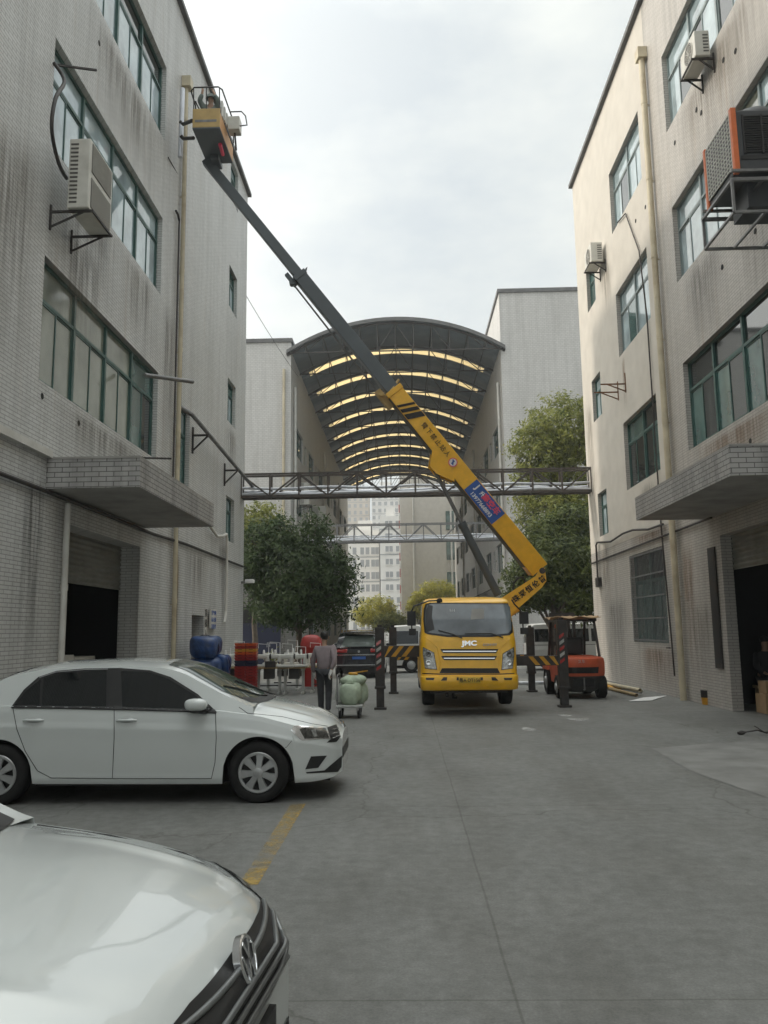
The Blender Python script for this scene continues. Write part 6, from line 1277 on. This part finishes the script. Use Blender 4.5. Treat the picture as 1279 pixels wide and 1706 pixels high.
sew_table('sewing table right beside the red crate stacks',tx(424,ty),tx(464,ty)+.12,ty-.2,ty+.4,TZ)
sew_table('sewing table with orange brown top in the middle of the row',tx(468,ty)+.02,tx(505,ty)+.1,ty-.3,ty+.3,TZ)
sew_table('sewing table at the right end next to the walking person',tx(508,ty)+.06,tx(545,ty)+.15,ty+.1,ty+.7,TZ)
sew_table('rear sewing table half hidden behind the front row',tx(440,23.4),tx(500,23.4),23.2,23.8,TZ)
for lab,px,Y,f in (('pale sewing machine on the yellow edged table left of the crates',372,22.5,-1),('second pale sewing machine on the yellow edged table nearest the crates',395,22.55,1),('sewing machine on the table beside the crates with tall thread stand',436,22.1,1),('sewing machine in the second place right of the crates',455,22.15,-1),('sewing machine on the orange brown table, left',476,21.9,1),('sewing machine on the orange brown table, right',498,21.95,1),('sewing machine on the right end table by the walking person',523,22.55,-1),('sewing machine on the rear table, left of the trunk',450,23.5,1),('sewing machine on the rear table, right behind the middle table',485,23.5,-1)):
    sew_machine(lab,tx(px,Y),Y,TZ,f)
m=MB(); x=tx(448,21.8); m.box(x-.14,x+.14,21.95,22.0,TZ,TZ+.16); m.box(x-.14,x+.14,22.0,22.2,TZ,TZ+.14)
tag(m.build('parts_tray','steel_dark',bevel=.01),'dark tray on the sewing table right of the crates','tray')
m=MB(); r_=random.Random(5)
t=thing('potted_plant','small leafy potted plant among the sewing machines','plant',(x,22.3,TZ)); MB().lathe([(.0,0),(.07,0),(.09,.13),(.08,.13),(0,.12)],(x,22.35,TZ),(0,0,1),16).build('pot','fork_grey',t,smooth=40)
for _ in range(160):
    c=Vector((x+r_.gauss(0,.09),22.35+r_.gauss(0,.09),TZ+.24+r_.gauss(0,.08))); a=Vector((r_.gauss(0,1),r_.gauss(0,1),r_.gauss(0,1))).normalized(); b_=a.orthogonal().normalized(); m.poly([c-a*.04,c+b_*.015,c+a*.04,c-b_*.015])
m.build('leaves','leaf_mid',t)
# nested crates
ordn=['top','second','third','fourth','fifth','sixth','seventh','eighth','ninth','tenth','eleventh','twelfth','thirteenth','fourteenth','fifteenth','sixteenth','seventeenth','bottom']
for si,(pxc,nm) in enumerate(((401,'left'),(419,'right'))):
    x=tx(pxc,21.6); w_=.145
    for kz in range(18):
        zt_=1.37-kz*.075; top=17-kz; i=kz; mat=['red_orange','red','amber','red_orange','red','red','navy','navy','red','red'][i] if i<10 else 'red'
        col={'red_orange':'orange red','red':'red','amber':'amber','navy':'dark navy'}[mat]
        t=thing('plastic_crate','%s crate, %s of the %s stack'%(col,'topmost' if i==0 else 'lowest' if i==17 else ordn[i]+' from top',nm+' tall crate'),'crate',(x,21.6,zt_-.075),'nested plastic crates')
        m=MB(); a=w_; b_=w_-.02
        zb_=zt_-.10; rows=[]
        for hw,z in ((b_,zb_+.03),(a-.006,zt_-.022),(a,zt_-.02),(a,zt_),(a-.012,zt_),(b_-.012,zb_+.035)): rows.append([Vector((x-hw,21.6-hw,z)),Vector((x+hw,21.6-hw,z)),Vector((x+hw,21.6+hw,z)),Vector((x-hw,21.6+hw,z)),Vector((x-hw,21.6-hw,z))])
        m.grid(rows); m.poly([p for p in rows[-1][:-1]]); m.build('crate_shell',mat,t)
        m=MB(); m.box(x-.05,x+.05,21.6-a-.003,21.6-a+.0,zt_-.016,zt_-.005); m.build('hand_grip','black',t)
# red cabinet behind the tables
x=tx(518,24.3); t=thing('red_bin','tall red plastic bin with domed lid behind the sewing tables','bin',(x,24.4,0)); m=MB(); rows=[]
for z,h in ((.05,.22),(.3,.24),(1.1,.28),(1.18,.30)): rows.append([Vector((x+h*math.copysign(abs(math.cos(a))**.5,math.cos(a)),24.4+h*math.copysign(abs(math.sin(a))**.5,math.sin(a)),z)) for a in [2*math.pi*q/32 for q in range(33)]])
m.grid(rows); m.build('bin_body','red',t,smooth=40); m=MB(); rows=[]
for z,h in ((1.18,.315),(1.3,.315),(1.45,.28),(1.54,.18),(1.56,.0)): rows.append([Vector((x+h*math.copysign(abs(math.cos(a))**.5,math.cos(a)),24.4+h*math.copysign(abs(math.sin(a))**.5,math.sin(a)),z)) for a in [2*math.pi*q/32 for q in range(33)]])
m.grid(rows); m.build('lid','red',t,smooth=40)
# blue bales by the left wall
for lab,c,r_,sd_ in (('top blue plastic bale of the pile by the left drainpipe',(-4.95,20.2,1.30),(.36,.38,.30),1),('middle blue plastic bale under the top one by the left drainpipe',(-4.95,20.25,.78),(.42,.42,.30),2),('bulging blue bale on the right side of the pile',(-4.62,20.5,.85),(.24,.34,.28),3),('lowest blue bale at ground level of the pile',(-4.75,20.3,.26),(.5,.45,.27),4)):
    t=thing('wrapped_bale',lab,'bale',(c[0],c[1],c[2]-r_[2]),'blue wrapped bales'); m=MB(); m.blob(c,r_,sd_,.11,36,22,0,.62); m.build('bale_wrap','blue',t,smooth=60); m=MB(); m.tube([(c[0]+r_[0]*1.0*math.cos(a),c[1]-r_[1]*.2,c[2]+r_[2]*1.0*math.sin(a)) for a in [q*.35 for q in range(19)]],.01,6); m.build('strap','navy',t)
# things by the right wall: tubes, sheet, bucket, rubbish
for k2,(a,b_,rr,mt,lab) in enumerate(((onZ(1005,1138,.05),onZ(1068,1152,.05),.055,'pipe_white','white plastic tube on the ground by the right wall, nearest the wall'),(onZ(1000,1143,.05),onZ(1060,1158,.05),.04,'wood','long brown pole on the ground beside the white tube'),(onZ(1003,1137,.14),onZ(1066,1150,.14),.05,'pipe_cream','cream tube lying on top of the pile by the right wall'))):
    a.x=min(a.x,XR-.15-.14*k2); b_.x=min(b_.x,XR-.15-.14*k2); t=thing('ground_pipe',lab,'pipe',a,'tubes by the right wall'); MB().lathe([(rr,0),(rr,(b_-a).length),(rr*.8,(b_-a).length),(rr*.8,0),(rr,0)],a,(b_-a),16).build('pipe_wall',mt,t,smooth=40)
a=onZ(1015,1148); m=MB(); m.blob((a.x,a.y,.06),(.35,.5,.06),4,.1); tag(m.build('plastic_bag','hazard_yellow',smooth=60),'crumpled yellow and white plastic bag under the tubes by the right wall','bag')
q=[onZ(1047,1169),onZ(1072,1163),onZ(1110,1160),onZ(1085,1168)]
m=MB(); m.prism([Vector((p.x,p.y,.008)) for p in q],(0,0,.008)); tag(m.build('white_board','text_white'),'flat white board lying on the ground near the right wall','board')
a=onZ(1178,1174); bu=thing('paint_bucket','small yellow and black bucket standing at the right wall base','bucket',(a.x,a.y,0)); m=MB(); m.lathe([(0,.005),(.095,.005),(.1,.02),(.115,.15)],a,(0,0,1),20,0); m.lathe([(.115,.15),(.122,.30),(.112,.30),(.09,.03)],a,(0,0,1),20,1); m.build('bucket_shell',['amber','black_plastic'],bu,smooth=40); m=MB(); m.tube([a+Vector((.12*math.cos(q_),-.02,.29+.02*math.sin(q_))) for q_ in [k*.31 for k in range(11)]],.006,6); m.build('bail_handle','steel_grey',bu)
a=onZ(1262,1222,.03); m=MB(); m.tube([a+Vector((-.2,.1,0)),a+Vector((0,0,.05)),a+Vector((.15,.05,.0)),a+Vector((.4,-.05,.01))],.012,6); m.tube([a+Vector((0,.1,.1)),a+Vector((.1,0,.02)),a+Vector((.35,.1,0))],.008,6); m.blob(a+Vector((-.2,.1,0)),(.06,.03,.03),2,.2); tag(m.build('wire_scrap','steel_dark'),'twisted scrap of dark wire on the ground at the right edge','wire')
a=onZ(872,1137); m=MB(); m.tube([Vector((a.x-.6,24.5,.06)),Vector((a.x+1.4,24.7,.06))],.05,10); tag(m.build('ground_pipe','lagging'),'silver pipe length lying on the ground behind the truck','pipe')
# wall lamp on the left corner
wl=thing('wall_lamp','small white flood lamp on the far corner of the left block','lamp',(XL,27.3,3.4)); MB().box(XL+.002,XL+.14,27.2,27.35,3.28,3.36).build('arm','steel_grey',wl); MB().box(XL+.14,XL+.42,27.14,27.42,3.30,3.42).build('lamp_head','text_white',wl,bevel=.02)

# ------------------------------------------------------------------ thin haze of the yard and the city behind it
hm=bpy.data.materials.new('haze_air'); hm.use_nodes=True; ht=hm.node_tree; ht.nodes.clear(); ho=N(ht,'ShaderNodeOutputMaterial'); hv=N(ht,'ShaderNodeVolumePrincipled'); hv.inputs['Density'].default_value=.0014; hv.inputs['Color'].default_value=(.93,.95,.96,1); hv.inputs['Anisotropy'].default_value=.2
ht.links.new(hv.outputs[0],ho.inputs['Volume']); M['haze']=hm
hz_=MB().box(-420,420,-70,920,-1.,75.).build('haze','haze'); hz_['kind']='stuff'
